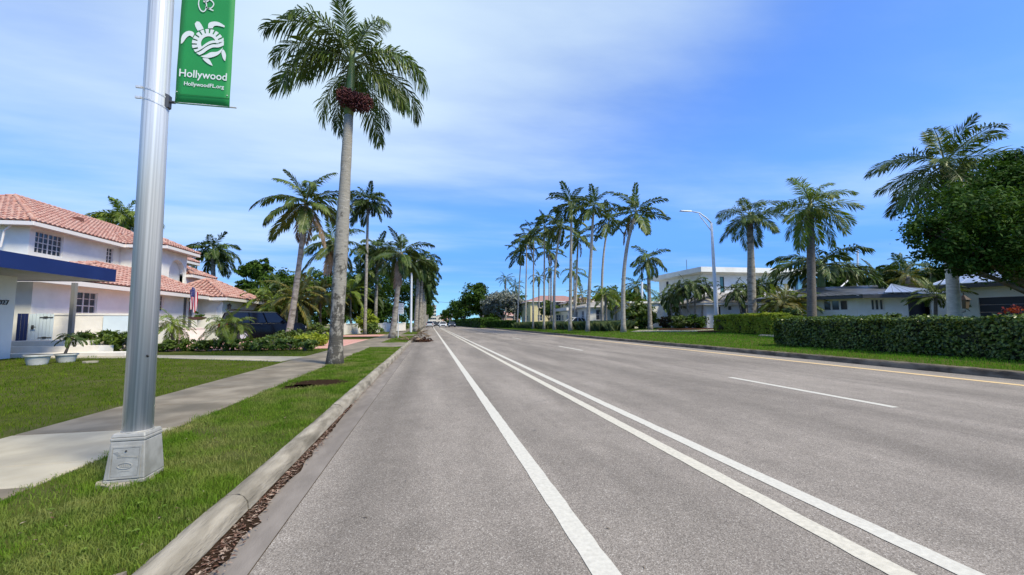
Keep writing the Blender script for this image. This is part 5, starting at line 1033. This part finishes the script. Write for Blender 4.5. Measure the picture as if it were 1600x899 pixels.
pb0 = Vector(fr(0, 0, hB-.02)); qd = P(252, 5, 3.102+.0841*3.0); pdir = (qd-pb0).normalized(); Hp = 8.6
b = MB(); ptop = pb0+pdir*(Hp/pdir.z); b.tube([pb0.lerp(ptop, t) for t in (0, .3, .6, 1)], [.091, .083, .075, .06], 48); b.build('pole', M_ALU, LP, smooth=True)
b = MB(); b.tube([pb0+Vector((0, 0, .018)), pb0+Vector((0, 0, .026))], [.098, .094], 32); b.build('collar', M_CAST, LP, smooth=True)
b = MB(); e = ptop; b.tube([e-Vector((0, 0, .3)), e+Vector((.8, 0, .35)), e+Vector((2.4, 0, .55))], [.05, .045, .035], 10); b.build('mast_arm', M_ALU, LP, smooth=True)
b = MB(); c = e+Vector((2.7, 0, .55)); b.hexa([(c.x-.35, c.y-.12, c.z-.06), (c.x+.35, c.y-.15, c.z-.06), (c.x+.35, c.y+.15, c.z-.06), (c.x-.35, c.y+.12, c.z-.06)], [(c.x-.33, c.y-.08, c.z+.05), (c.x+.25, c.y-.1, c.z+.08), (c.x+.25, c.y+.1, c.z+.08), (c.x-.33, c.y+.08, c.z+.05)]); b.build('lamp_head', M_CAST, LP)
def pole_at(z): t = (z-pb0.z)/(ptop.z-pb0.z); return pb0.lerp(ptop, t), .091-.027*t
# banner arm and bands
ac = P(268, 158.5, 3.30); zb = ac.z
for dz in (.055, -.03):
    c, rr = pole_at(zb+dz); b = MB(); n = 40; vs = []
    for k in range(n): t = 2*pi*k/n; vs += [c+Vector((cos(t)*(rr+.003), sin(t)*(rr+.003), -cos(t)*.03-.006)), c+Vector((cos(t)*(rr+.0035), sin(t)*(rr+.0035), -cos(t)*.03+.006))]
    b.add(vs, [(2*k, (2*k+2) % (2*n), (2*k+3) % (2*n), 2*k+1) for k in range(n)]); t = radians(-100)
    b.box(c.x-.10, c.x-.06, c.y-rr*.93, c.y-rr*.75, c.z+.005, c.z+.022); b.build('steel_band', M_ALU, LP)
c, rr = pole_at(zb); b = MB(); b.hexa([(c.x+rr-.01, c.y-.03, zb-.06), (c.x+rr+.018, c.y-.02, zb-.05), (c.x+rr+.018, c.y+.02, zb-.05), (c.x+rr-.01, c.y+.03, zb-.06)], [(c.x+rr-.01, c.y-.03, zb+.06), (c.x+rr+.018, c.y-.02, zb+.05), (c.x+rr+.018, c.y+.02, zb+.05), (c.x+rr-.01, c.y+.03, zb+.06)]); b.build('bracket', M_STEEL, LP)
yb = c.y; bx0 = c.x+rr+.012
b = MB(); b.tube([(bx0, yb, zb), (bx0+.04, yb, zb)], .012, 8); b.build('arm_socket', M_STEEL, LP)
# pixel scale at the banner plane
def bxz(px, py):      # photograph pixel to (x,z) on the plane y = yb
    d = CF+CR*((px-800)/FPX)-CU*((py-449.5)/FPX); t = yb/d.y; p = CC+d*t; return p.x, p.z
xr_, zr_ = bxz(370, 165); b = MB(); b.tube([(bx0+.03, yb, zb), (xr_, yb, zb)], .007, 8); b.build('banner_arm', M_ALU, LP)
xL = bxz(274.5, 150)[0]; xR = bxz(360, 150)[0]; Wb = xR-xL; ban = MB(); nz_ = 14; ztop = zb+1.35; nx_ = 8
def bow(u, w): return .008*sin(pi*u)*sin(pi*min(1, w*2))
vs = []
for j in range(nz_+1):
    for i in range(nx_+1): u = i/nx_; w = j/nz_; vs.append((xL+Wb*u+.004*w, yb-bow(u, w)*.15-.005+.0018*sin(w*21+u*3), zb-.010+(ztop-zb)*w))
k = nx_+1; ban.add(vs, [(j*k+i, j*k+i+1, (j+1)*k+i+1, (j+1)*k+i) for j in range(nz_) for i in range(nx_)])
ban = ban.build('banner', M_BANN, LP, smooth=True); sm = ban.modifiers.new('solid', 'SOLIDIFY'); sm.thickness = .002; sm.offset = 1
b = MB(); b.tube([(xL-.01, yb, ztop), (xR+.02, yb, ztop)], .007, 8); b.build('banner_arm', M_ALU, LP)
b = MB(); b.box(xL+.002, xR-.002, yb-.0122, yb-.0105, zb+.068, zb+.0705); b.build('banner_seam', mat('dark_green_thread', (.01, .12, .03)), ban)
YB = yb-.0122
def cp(pts, parent=ban, name='emblem_part'):      # crop pixel list (529x899 zoom of 270..370 x 0..170) -> flat print
    b = MB(); b.add([(lambda q: (q[0], YB, q[1]))(bxz(270+x/5.29, y/5.29)) for x, y in pts], [tuple(range(len(pts)))]); return b
em = MB()
EK = [0]
def E_(pts): EK[0] += 1; q = cp(pts); em.add([(v[0], v[1]-EK[0]*.00001, v[2]) for v in q.v], q.f)
E_([(205, 186), (226, 190), (243, 212), (262, 247), (241, 256), (212, 264), (193, 228), (188, 205)])
def smooth_band(top, bot, n=14):
    def cr(P_, t):
        m = len(P_)-1; f = t*m; i = min(m-1, int(f)); t = f-i; g = lambda j: P_[max(0, min(m, j))]
        p0, p1, p2, p3 = g(i-1), g(i), g(i+1), g(i+2)
        return tuple(.5*((2*p1[k])+(-p0[k]+p2[k])*t+(2*p0[k]-5*p1[k]+4*p2[k]-p3[k])*t*t+(-p0[k]+3*p1[k]-3*p2[k]+p3[k])*t**3) for k in (0, 1))
    T_ = [cr(top, i/n) for i in range(n+1)]; B2 = [cr(bot, i/n) for i in range(n+1)]
    for i in range(n): E_([T_[i], T_[i+1], B2[i+1], B2[i]])
smooth_band([(298, 244), (302, 205), (335, 189), (385, 193), (436, 224)], [(336, 244), (345, 228), (365, 222), (395, 226), (432, 236)])
smooth_band([(170, 318), (184, 284), (150, 265), (110, 275), (80, 312), (74, 370)], [(166, 316), (150, 305), (130, 312), (112, 332), (98, 352), (84, 368)])
smooth_band([(412, 428), (422, 418), (438, 440), (446, 470), (440, 512)], [(408, 440), (410, 455), (414, 470), (420, 490), (434, 512)])
smooth_band([(252, 488), (275, 490), (300, 494), (318, 515), (336, 552)], [(254, 492), (262, 505), (280, 522), (305, 540), (334, 552)])
ec = (297, 372)
for k in range(10):
    t0 = radians(8+k*19.5); t1 = t0+radians(13.5); pts = []
    for t in (t0, (t0+t1)/2, t1): pts.append((ec[0]+cos(t)*132, ec[1]-sin(t)*122))
    for t in (t1, t0): pts.append((ec[0]+cos(t)*88, ec[1]-sin(t)*86+2))
    E_(pts)
top = [(ec[0]+cos(t)*90, ec[1]-sin(t)*88) for t in np.linspace(radians(2), radians(215), 10)]; bot = [(ec[0]+5+cos(t)*62, ec[1]-2-sin(t)*60) for t in np.linspace(radians(2), radians(215), 10)]
smooth_band(top, bot, 30)
smooth_band([(180, 418), (205, 415), (240, 400), (285, 365), (330, 345), (380, 345), (425, 322)], [(192, 440), (215, 432), (250, 412), (295, 382), (335, 366), (385, 362), (428, 342)])
smooth_band([(200, 447), (240, 430), (280, 400), (330, 378), (380, 375), (429, 352)], [(228, 465), (262, 448), (300, 420), (340, 402), (385, 402), (428, 385)])
smooth_band([(236, 474), (280, 462), (320, 442), (370, 438), (400, 422), (420, 402)], [(262, 484), (300, 488), (335, 482), (372, 468), (398, 448), (414, 424)])
em.build('turtle_emblem', M_WPRINT, ban)
# script lettering seen at the top edge (bottom of a swash B)
def stroke(pts, w, n=30):
    b = MB(); vs = []; m = len(pts)-1
    def cr(t):
        f = t*m; i = min(m-1, int(f)); t = f-i; g = lambda j: pts[max(0, min(m, j))]; p0, p1, p2, p3 = g(i-1), g(i), g(i+1), g(i+2)
        return [.5*((2*p1[k])+(-p0[k]+p2[k])*t+(2*p0[k]-5*p1[k]+4*p2[k]-p3[k])*t*t+(-p0[k]+3*p1[k]-3*p2[k]+p3[k])*t**3) for k in (0, 1)]
    q = [cr(i/n) for i in range(n+1)]
    for i in range(n+1):
        a_, c_ = q[max(0, i-1)], q[min(n, i+1)]; dx, dy = c_[0]-a_[0], c_[1]-a_[1]; l = math.hypot(dx, dy) or 1; nx, ny = -dy/l*w, dx/l*w
        for s in (-1, 1): x_, z_ = bxz(270+(q[i][0]+s*nx)/5.29, (q[i][1]+s*ny)/5.29); vs.append((x_, YB, z_))
    b.add(vs, [(2*i, 2*i+1, 2*i+3, 2*i+2) for i in range(n)]); return b
s_ = stroke([(258, -60), (262, -10), (285, 45), (280, 85), (262, 105), (238, 95), (222, 60), (222, 20), (240, -30)], 4.5, 46); q_ = stroke([(262, -70), (320, -60), (325, -10), (285, 25), (262, 20), (290, 8), (325, 15), (345, 45), (325, 75), (290, 78), (278, 65), (300, 80), (342, 98)], 4.5, 60); s_.add(q_.v, q_.f); s_.build('lettering', M_WPRINT, ban)
def btext(body, px0, px1, pyb, sx=1.):
    x0, z0 = bxz(px0, pyb); x1, _ = bxz(px1, pyb); M4 = Matrix(((1, 0, 0, (x0+x1)/2), (0, 0, -1, YB), (0, 1, 0, z0), (0, 0, 0, 1)))
    o = text(body, 1., 'lettering', M_WPRINT, ban, Matrix.Identity(4), .0005); me = o.data; me.transform(Matrix.Translation(WLOC[ban.name]))
    xs = [v.co.x for v in me.vertices]; w = max(xs)-min(xs); s = (x1-x0)/w; me.transform(Matrix.Translation(-WLOC[ban.name]) @ M4 @ Matrix.Diagonal((s, s*sx, 1, 1))); return o
btext('Hollywood', 281, 355.5, 120.5, 1.15); btext('HollywoodFL.org', 288.5, 351, 134.5, 1.1)
for x_, y_ in ((42, 765), (456, 797)):
    p = bxz(270+x_/5.29, y_/5.29); b = MB(); b.tube([(p[0], YB-.002, p[1]), (p[0], YB+.002, p[1])], .004, 8); b.build('grommet', M_TRIM, ban)
# small black handhole bolt on the pole
c, rr = pole_at(bxz(241, 572)[1]*1.0 if False else 1.02); b = MB(); b.tube([c+Vector((rr*.75, -rr*.62, 0)), c+Vector((rr*.86, -rr*.72, -.008))], .008, 6); b.build('bolt', M_RUB, LP)
# ------------------------------------------------------------------ right tall street lamp
lb0 = Bd(1121, 33); RL = thing('street_lamp', lb0, 'tall pale street lamp with curved arm over the right verge', 'street lamp')
tp = T(1111.5, 349, 33); b = MB(); b.tube([lb0.lerp(tp, t) for t in (0, .3, .7, 1)], [.17, .15, .12, .09], 14); b.build('pole', M_GALV, RL, smooth=True)
b = MB(); b.tube([lb0, lb0+Vector((0, 0, .35))], [.24, .2], 12); b.build('base', M_GALV, RL)
j = lb0.lerp(tp, .975); e1 = T(1080, 330.5, 33); b = MB(); b.tube([tp, T(1104, 341, 33), T(1093, 333, 33), e1], [.06, .055, .05, .045], 8); b.tube([T(1112, 362, 33), T(1104, 351, 33), T(1096, 341, 33), T(1092, 334.5, 33)], .035, 8); b.build('arm', M_GALV, RL, smooth=True)
b = MB(); e2 = T(1063, 329.5, 33); dv = (e2-e1); sd = Vector((0, .16, 0)); up = Vector((0, 0, .07)); b.hexa([e1-sd*.6-up*.6, e2-sd-up*.5, e2+sd-up*.5, e1+sd*.6-up*.6], [e1-sd*.4+up, e2-sd*.5+up*.4, e2+sd*.5+up*.4, e1+sd*.4+up]); b.build('lamp_head', M_GALV, RL)
# small sign + poles on the left
sg0 = Bd(622, 32); SG_ = thing('road_sign', sg0, 'white rectangular road sign on a thin post beside the leaning palm', 'sign')
b = MB(); b.tube([sg0, Vector((sg0.x, sg0.y, sg0.z+2.75))], .035, 8); b.build('post', M_GALV, SG_)
zt = 1.25+31*32/640.; zl = 1.25+14*32/640.; b = MB(); b.box(sg0.x-.36, sg0.x+.40, sg0.y-.06, sg0.y-.04, zl, zt); pn = b.build('panel', M_SIGN, SG_)
b = MB(); rg = random.Random(1)
for k in range(6):
    x = sg0.x-.28
    while x < sg0.x+.28: w = rg.uniform(.05, .12); b.box(x, x+w, sg0.y-.064, sg0.y-.0605, zt-.16-k*.125, zt-.12-k*.125); x += w+.03
b.build('print', mat('sign_print', (.25, .22, .22)), pn)
u0 = Bd(642, 50); UP = thing('street_pole', u0, 'pale straight street pole among the left palm row', 'pole'); b = MB(); b.tube([u0, u0+Vector((0, 0, 8.6))], [.15, .11], 10); b.build('shaft', M_GALV, UP); b = MB(); b.tube([u0+Vector((0, 0, 8.5)), u0+Vector((1.2, 0, 9)), u0+Vector((2.2, 0, 9.05))], .05, 6); b.build('arm', M_GALV, UP)
for px, D, py, lb in ((703, 150, 482, 'thin pale lamp pole left of the far trees'), (706, 170, 484, 'thin pale lamp pole behind another at the far trees')):
    u0 = Bd(px, D); k = thing('far_pole', u0, lb, 'pole'); b = MB(); b.tube([u0, T(px, py, D)], .13, 6); b.build('shaft', M_GALV, k)
fp0 = Bd(1003, 60); k = thing('flagpole', fp0, 'white pole between the dark palm and the short king palm', 'pole'); b = MB(); b.tube([fp0, T(1003, 441, 60)], .17, 8); b.build('shaft', M_SIGN, k)
u1 = Bd(1340, 42); UPR = thing('utility_pole', u1, 'thin utility pole rising behind the ranch roof', 'pole'); b = MB(); b.tube([u1, T(1340, 392, 42)], .09, 8); b.build('shaft', M_GALV, UPR)
tpp = T(1340, 425, 42); b = MB(); b.tube([tpp, T(1310, 452, 40)], .06, 6); b.build('guy_wire', M_TRIM, UPR)
wr = MB(); A = T(600, 462, 180); Bq = T(800, 474, 180); wr.tube([A.lerp(Bq, t)+Vector((0, 0, -1.4*sin(pi*t))) for t in np.linspace(0, 1, 12)], .06, 4); o = wr.build('overhead_wire', M_STEEL, org=A); tag(o, 'thin overhead wire crossing above the far end of the road', 'wire')
# heap of dead fronds by the kerb
hp = Bd(651, 27); hp = Vector((-.95, hp.y, 0)); HP = thing('dead_frond_heap', hp, 'heap of brown fallen palm fronds lying against the left kerb', 'dead fronds')
V, F, SV, SF = frond_geo(.3, .5, 24, .26, .02, .4, .4, 900); me = bpy.data.meshes.new('frond'); me.from_pydata([tuple(v*1.5) for v in V+SV], [], F+[tuple(i+len(V) for i in f) for f in SF]); me.materials.append(M_DEAD)
rg = random.Random(12)
for k in range(9):
    o = bpy.data.objects.new('frond', me); COL.objects.link(o); o.parent = HP; o.location = (rg.uniform(-.5, .9), rg.uniform(-1, 1), .03+.05*k*.6); o.rotation_euler = (rg.uniform(-.6, .6), rg.uniform(-.45, .2), rg.uniform(0, 6.3)); o.scale = (rg.uniform(.5, .9),)*3
V, F, _ = leafcloud([(Vector((.25, 0, .06)), (1.0, .9, .12))], 900, .07, 3); link('leaf_scraps', npmesh('leaf_scraps', V, F, M_MULCH), HP)
# ------------------------------------------------------------------ RIGHT houses
def simple_roof(mb, pts, z0): pass
# modern white house
MH = thing('modern_house', (29.3, 42, .5), 'modern white two storey house with thin flat roof edge behind the slender palms', 'house')
wb = MB(); m_ = rectwalls(wb, 29.3, 41.5, 40, 48.5, .4, 6.4, dict(S=lambda pl: [op(pl, 1128, 1135, 433, 458)], W=lambda pl: [op(pl, 1043, 1047, 441, 451)])); wb.build('wall', M_STUC, MH)
window(MH, m_['S'], m_['So'][0], 1, 1, gm=mat('green_glass', (.10, .22, .2), None, 1, .1), fm=M_STEEL); window(MH, m_['W'], m_['Wo'][0], 1, 1, fm=M_STEEL)
b = MB(); b.box(28.9, 42.5, 39.4, 49, 6.4, 6.5); b.box(28.6, 44, 39.0, 49.3, 6.5, 7.05); b.build('flat_roof', M_STUC, MH)
b = MB(); b.box(41.5, 43.6, 39.6, 39.9, 4.2, 6.4); b.build('balcony_glass', mat('blue_glass', (.15, .35, .5), None, 1, .1), MH)
b = MB(); p = T(1073, 419, 48); b.tube([p-Vector((0, 0, .3)), p+Vector((0, 0, 1.0))], .03, 5); b.build('antenna', M_STEEL, MH)
LW = thing('low_wing_house', (29, 37, .45), 'low white house wing with grey shingle roof before the modern house', 'house')
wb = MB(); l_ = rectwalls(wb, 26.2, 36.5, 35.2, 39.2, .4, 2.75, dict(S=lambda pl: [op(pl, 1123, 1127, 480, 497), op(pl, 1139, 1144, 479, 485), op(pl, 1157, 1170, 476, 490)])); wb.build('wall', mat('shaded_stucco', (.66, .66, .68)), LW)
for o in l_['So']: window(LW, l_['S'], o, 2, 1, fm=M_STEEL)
b = MB(); b.hexa([(25.5, 34.6, 2.75), (37.2, 34.6, 2.75), (37.2, 39.8, 2.75), (25.5, 39.8, 2.75)], [(25.5, 34.6, 2.95), (37.2, 34.6, 2.95), (37.2, 39.8, 2.95), (25.5, 39.8, 2.95)]); b.build('eave', M_TRIM, LW)
b = MB(); b.hexa([(25.4, 34.5, 2.953), (37.3, 34.5, 2.953), (37.3, 39.9, 2.953), (25.4, 39.9, 2.953)], [(28.2, 37.2, 4.1), (36, 37.2, 4.1), (36, 37.3, 4.1), (28.2, 37.3, 4.1)]); b.build('roof', M_SHING, LW)
WG = thing('white_annex', (24, 46, .4), 'flat white annex with a dark doorway left of the slender palms', 'house')
wb = MB(); a_ = rectwalls(wb, 22.6, 29.2, 43.5, 52, .35, 3.3, dict(S=lambda pl: [op(pl, 1066, 1070, 484, 508), op(pl, 1045, 1050, 486, 508)], W=lambda pl: [op(pl, 1014, 1024, 485, 508)])); wb.build('wall', M_STUC, WG)
for k in ('S', 'W'):
    for o in a_[k+'o']: b = MB(); a_[k].box(b, o[0]+.01, o[1]-.01, o[2], o[3]-.01, -.16, -.1); b.build('door', M_DARKD, WG)
b = MB(); b.box(22.4, 29.4, 43.3, 52.2, 3.3, 3.5); b.build('parapet', M_STUC, WG)
# yellow house
def gen_house(name, label, c, w, d, h, rh, wm, rm_, wins=3, st=2):
    R = thing(name, c, label, 'house'); x0, x1, y0, y1 = c.x-w/2, c.x+w/2, c.y, c.y+d; wb = MB(); ops = []
    for s in range(st):
        for k in range(wins): a = w*(k+.5)/wins; ops.append((a-.55, a+.55, c.z+1.0+s*2.9, c.z+2.3+s*2.9))
    opw = [(a-.5, a+.5, c.z+1.0+s*2.9, c.z+2.2+s*2.9) for s in range(st) for a in (d*.3, d*.7)]
    r_ = rectwalls(wb, x0, x1, y0, y1, c.z-.2, c.z+h, dict(S=ops, W=opw)); wb.build('wall', wm, R)
    for k in ('S', 'W'):
        for o in r_[k+'o']: window(R, r_[k], o, 2, 2)
    e = .5; z = c.z+h; b = MB(); b.box(x0-e, x1+e, y0-e, y1+e, z, z+.15); b.build('eave', M_TRIM, R); rr = min(w, d)/2*.8
    b = MB(); b.hexa([(x0-e, y0-e, z+.152), (x1+e, y0-e, z+.152), (x1+e, y1+e, z+.152), (x0-e, y1+e, z+.152)], [(x0+rr, y0+d/2-.05, z+rh), (x1-rr, y0+d/2-.05, z+rh), (x1-rr, y0+d/2+.05, z+rh), (x0+rr, y0+d/2+.05, z+rh)]); b.build('roof', rm_, R); return R
gen_house('yellow_house', 'pale yellow two storey house with brown tiled hip roof behind the king palms', Bd(873, 92), 13, 9, 5.2, 1.7, M_YELW, M_RROOF)
gen_house('cream_house', 'cream house with brown roof partly hidden right of the yellow house', Bd(921, 86), 8, 8, 4.6, 1.4, mat('cream_stucco', (.74, .66, .5)), M_RROOF)
gen_house('orange_house', 'small orange toned house glimpsed behind the silver tree', Bd(784, 150), 14, 9, 3.0, 1.8, M_ORNG, M_TILE, 3, 1)
CP = thing('white_carport', Bd(925, 56), 'low white flat roofed carport behind the middle king palms', 'carport'); p = Bd(925, 56); b = MB(); b.box(p.x-3.6, p.x+5.5, p.y, p.y+5, 2.75, 3.15); b.build('roof', M_TRIM, CP)
for dx in (-3.3, 0, 5.0): b = MB(); b.box(p.x+dx, p.x+dx+.25, p.y+.2, p.y+.45, .3, 2.75); b.build('post', M_TRIM, CP)
WGR = gen_house('white_garage', 'white garage building left of the curved king palm', Bd(957, 52), 6.5, 6, 2.6, .9, M_STUC, M_SHING, 2, 1)
pw = Bd(905, 53); car('white_car', 'white car parked under the low white carport', (pw.x, pw.y, .35), radians(10), 4.4, 1.8, 1.45, mat('white_car', (.6, .6, .6), None, 1, .3), 'car'); 
# ranch house with dark standing seam roof
RH = thing('ranch_house', Bd(1345, 29), 'white ranch house with dark standing seam metal roof behind the hedge', 'house')
pA = (25.2, 27.0); pB = (27.6, 22.4); pCn = (32.0, 20.0)
def prismwall(R, poly, z0, z1, m, opsd): 
    wb = MB(); out = []
    for i in range(len(poly)):
        pl = Pl(poly[i], poly[(i+1) % len(poly)]); o = opsd.get(i, lambda p: [])(pl); wall(wb, pl, 0, pl.L, z0, z1, o); out.append((pl, o))
    wb.build('wall', m, R); return out
poly = [(25.6, 27.4), (28.3, 22.6), (33.5, 20.6), (38, 30), (30, 33)]
ow = prismwall(RH, poly, .4, 2.72, M_STUC, {0: lambda pl: [op(pl, 1287, 1327, 470, 487)], 1: lambda pl: [op(pl, 1363, 1384, 468, 486), op(pl, 1421, 1457, 466, 500)]})
window(RH, ow[0][0], ow[0][1][0], 3, 1, fw=.07, mun=.05, fm=M_TRIM); window(RH, ow[1][0], ow[1][1][0], 3, 1, fw=.07, mun=.05)
o = ow[1][1][1]; b = MB(); ow[1][0].box(b, o[0], o[1], o[2], o[3], -.6, -.5); b.build('entry_door', mat('navy_door2', (.015, .02, .045), None, 1, .3), RH)
def seamroof(R, eave, ridge_, mats, seams=.45):
    """faces: list of (A,B,C,D) eave A->B, ridge D->C"""
    for (f, m) in zip(eave, mats):
        A, B, C, D = map(Vector, f); n = (B-A).cross(D-A).normalized(); n = n if n.z > 0 else -n; b = MB(); b.hexa([A, B, C, D], [A+n*.05, B+n*.05, C+n*.05, D+n*.05]); b.build('roof_panel', m, R)
        L = (B-A).length; k = max(2, int(L/seams))
        for i in range(k+1):
            t = i/k; s = MB(); p = A.lerp(B, t)+n*.05; q = D.lerp(C, t)+n*.05; s.tube([p, q], .028, 4); s.build('seam', m, R)
ev = 2.84; o1, o2, o3 = (24.9, 27.6, ev), (27.9, 21.9, ev), (34.2, 19.7, ev); ap1, ap2 = (29.3, 27.0, 3.72), (32.4, 24.6, 3.72)
seamroof(RH, [(o1, o2, ap1, ap1), (o2, (31.0, 20.8, ev), ap2, ap1), ((31.0, 20.8, ev), o3, ap2, ap2), (o3, (39, 29.5, ev), ap2, ap2), ((24.9, 27.6, ev), (31, 33.6, ev), ap1, ap1)], None, [M_METR, M_METR, M_METS, M_METR, M_METR])
seamroof(RH, [((29.0, 21.35, ev+.10), (31.3, 20.5, ev+.10), (31.9, 23.0, 3.66), (31.9, 23.0, 3.66))], None, [M_METS])
b = MB()
for p_, q_ in ((o1, o2), (o2, o3)): l = Pl(p_, q_); l.box(b, 0, l.L, ev-.2, ev-.02, -.08, .04)
b.build('fascia', M_STEEL, RH)
b = MB(); b.prism([(o1[0], o1[1]), (o2[0], o2[1]), (o3[0], o3[1]), (38.9, 29.4), (31, 33.5)], ev-.15, ev-.12); b.build('soffit', M_TRIM, RH)
# garage house at the right edge
GH = thing('garage_house', (27, 15, .45), 'white garage wing with dark door and silver metal roof at the right edge', 'house')
poly = [(26.4, 16.5), (26.85, 15.5), (29.2, 8.5), (40, 12), (34, 20)]
ow = prismwall(GH, poly, .4, 2.88, M_STUC, {1: lambda pl: [(pl.px(1522), pl.px(1660) if pl.px(1660) > pl.px(1522) else 6., .45, zat(466, pl, pl.px(1522)))]})
o = ow[1][1][0]; nP = 5
for k in range(nP): b = MB(); z0 = o[2]+(o[3]-o[2])*k/nP; z1 = o[2]+(o[3]-o[2])*(k+1)/nP; ow[1][0].box(b, o[0]+.01, o[1]-.01, z0+.002, z1-.006, -.14, -.1); b.build('door_panel', M_DARKD, GH)
ev = 2.98; e1_, e2_, e3_ = (26.2, 17.1, ev), (26.2, 16.3, ev), (28.7, 7.5, ev); r1_, r2_ = (31.2, 18.4, 3.95), (34.6, 10, 3.95)
seamroof(GH, [(e1_, e2_, r1_, r1_), (e2_, e3_, r2_, r1_)], None, [M_METS, M_METS], .5)
b = MB()
for p_, q_ in ((e1_, e2_), (e2_, e3_)): l = Pl(p_, q_); l.box(b, 0, l.L, ev-.2, ev-.02, -.08, .04)
b.build('fascia', M_STEEL, GH); b = MB(); b.prism([(e1_[0], e1_[1]), (e2_[0], e2_[1]), (e3_[0], e3_[1]), (38, 11), (33.5, 19.6)], ev-.15, ev-.12); b.build('soffit', M_TRIM, GH)
lantern(1507, 474, 20.0, 'ornate dark lantern between the bleached trunk and the garage door', 1.3)
# bleached trunk stub
# far buildings at the end of the road
FB = [(683, 420, 12, 7.5, M_CREAM, 'pale cream building left of the road end'), (692, 400, 10, 8, M_CREAM, 'cream building at the far end of the road'), (699, 380, 9, 10, M_ORNG, 'orange peach building at the far end of the road'), (676, 360, 6, 16, M_CREAM, 'narrow pale building at the road end behind the left palms')]
for px, D, w, h, m, lb in FB:
    c = P(px, 504, D); R = thing('far_building', (c.x, c.y, 0), lb, 'building'); wb = MB(); ops = [(w*(k+.5)/4-.7, w*(k+.5)/4+.7, 1+s*3., 2.6+s*3.) for k in range(4) for s in range(int(h/3.2))]
    r_ = rectwalls(wb, c.x-w/2, c.x+w/2, c.y, c.y+10, -.2, h, dict(S=ops)); wb.build('wall', m, R)
    for o in ops: b = MB(); r_['S'].box(b, o[0], o[1], o[2], o[3], -.2, -.12); b.build('window', M_GLASS, R)
    b = MB(); b.box(c.x-w/2-.3, c.x+w/2+.3, c.y-.3, c.y+10.3, h, h+.5); b.build('roof', M_ORNG if m is M_CREAM else M_CREAM, R)
for o in list(bpy.data.objects):
    if o.type == 'MESH' and o.parent is None and 'label' not in o and 'kind' not in o: print('UNTAGGED', o.name)
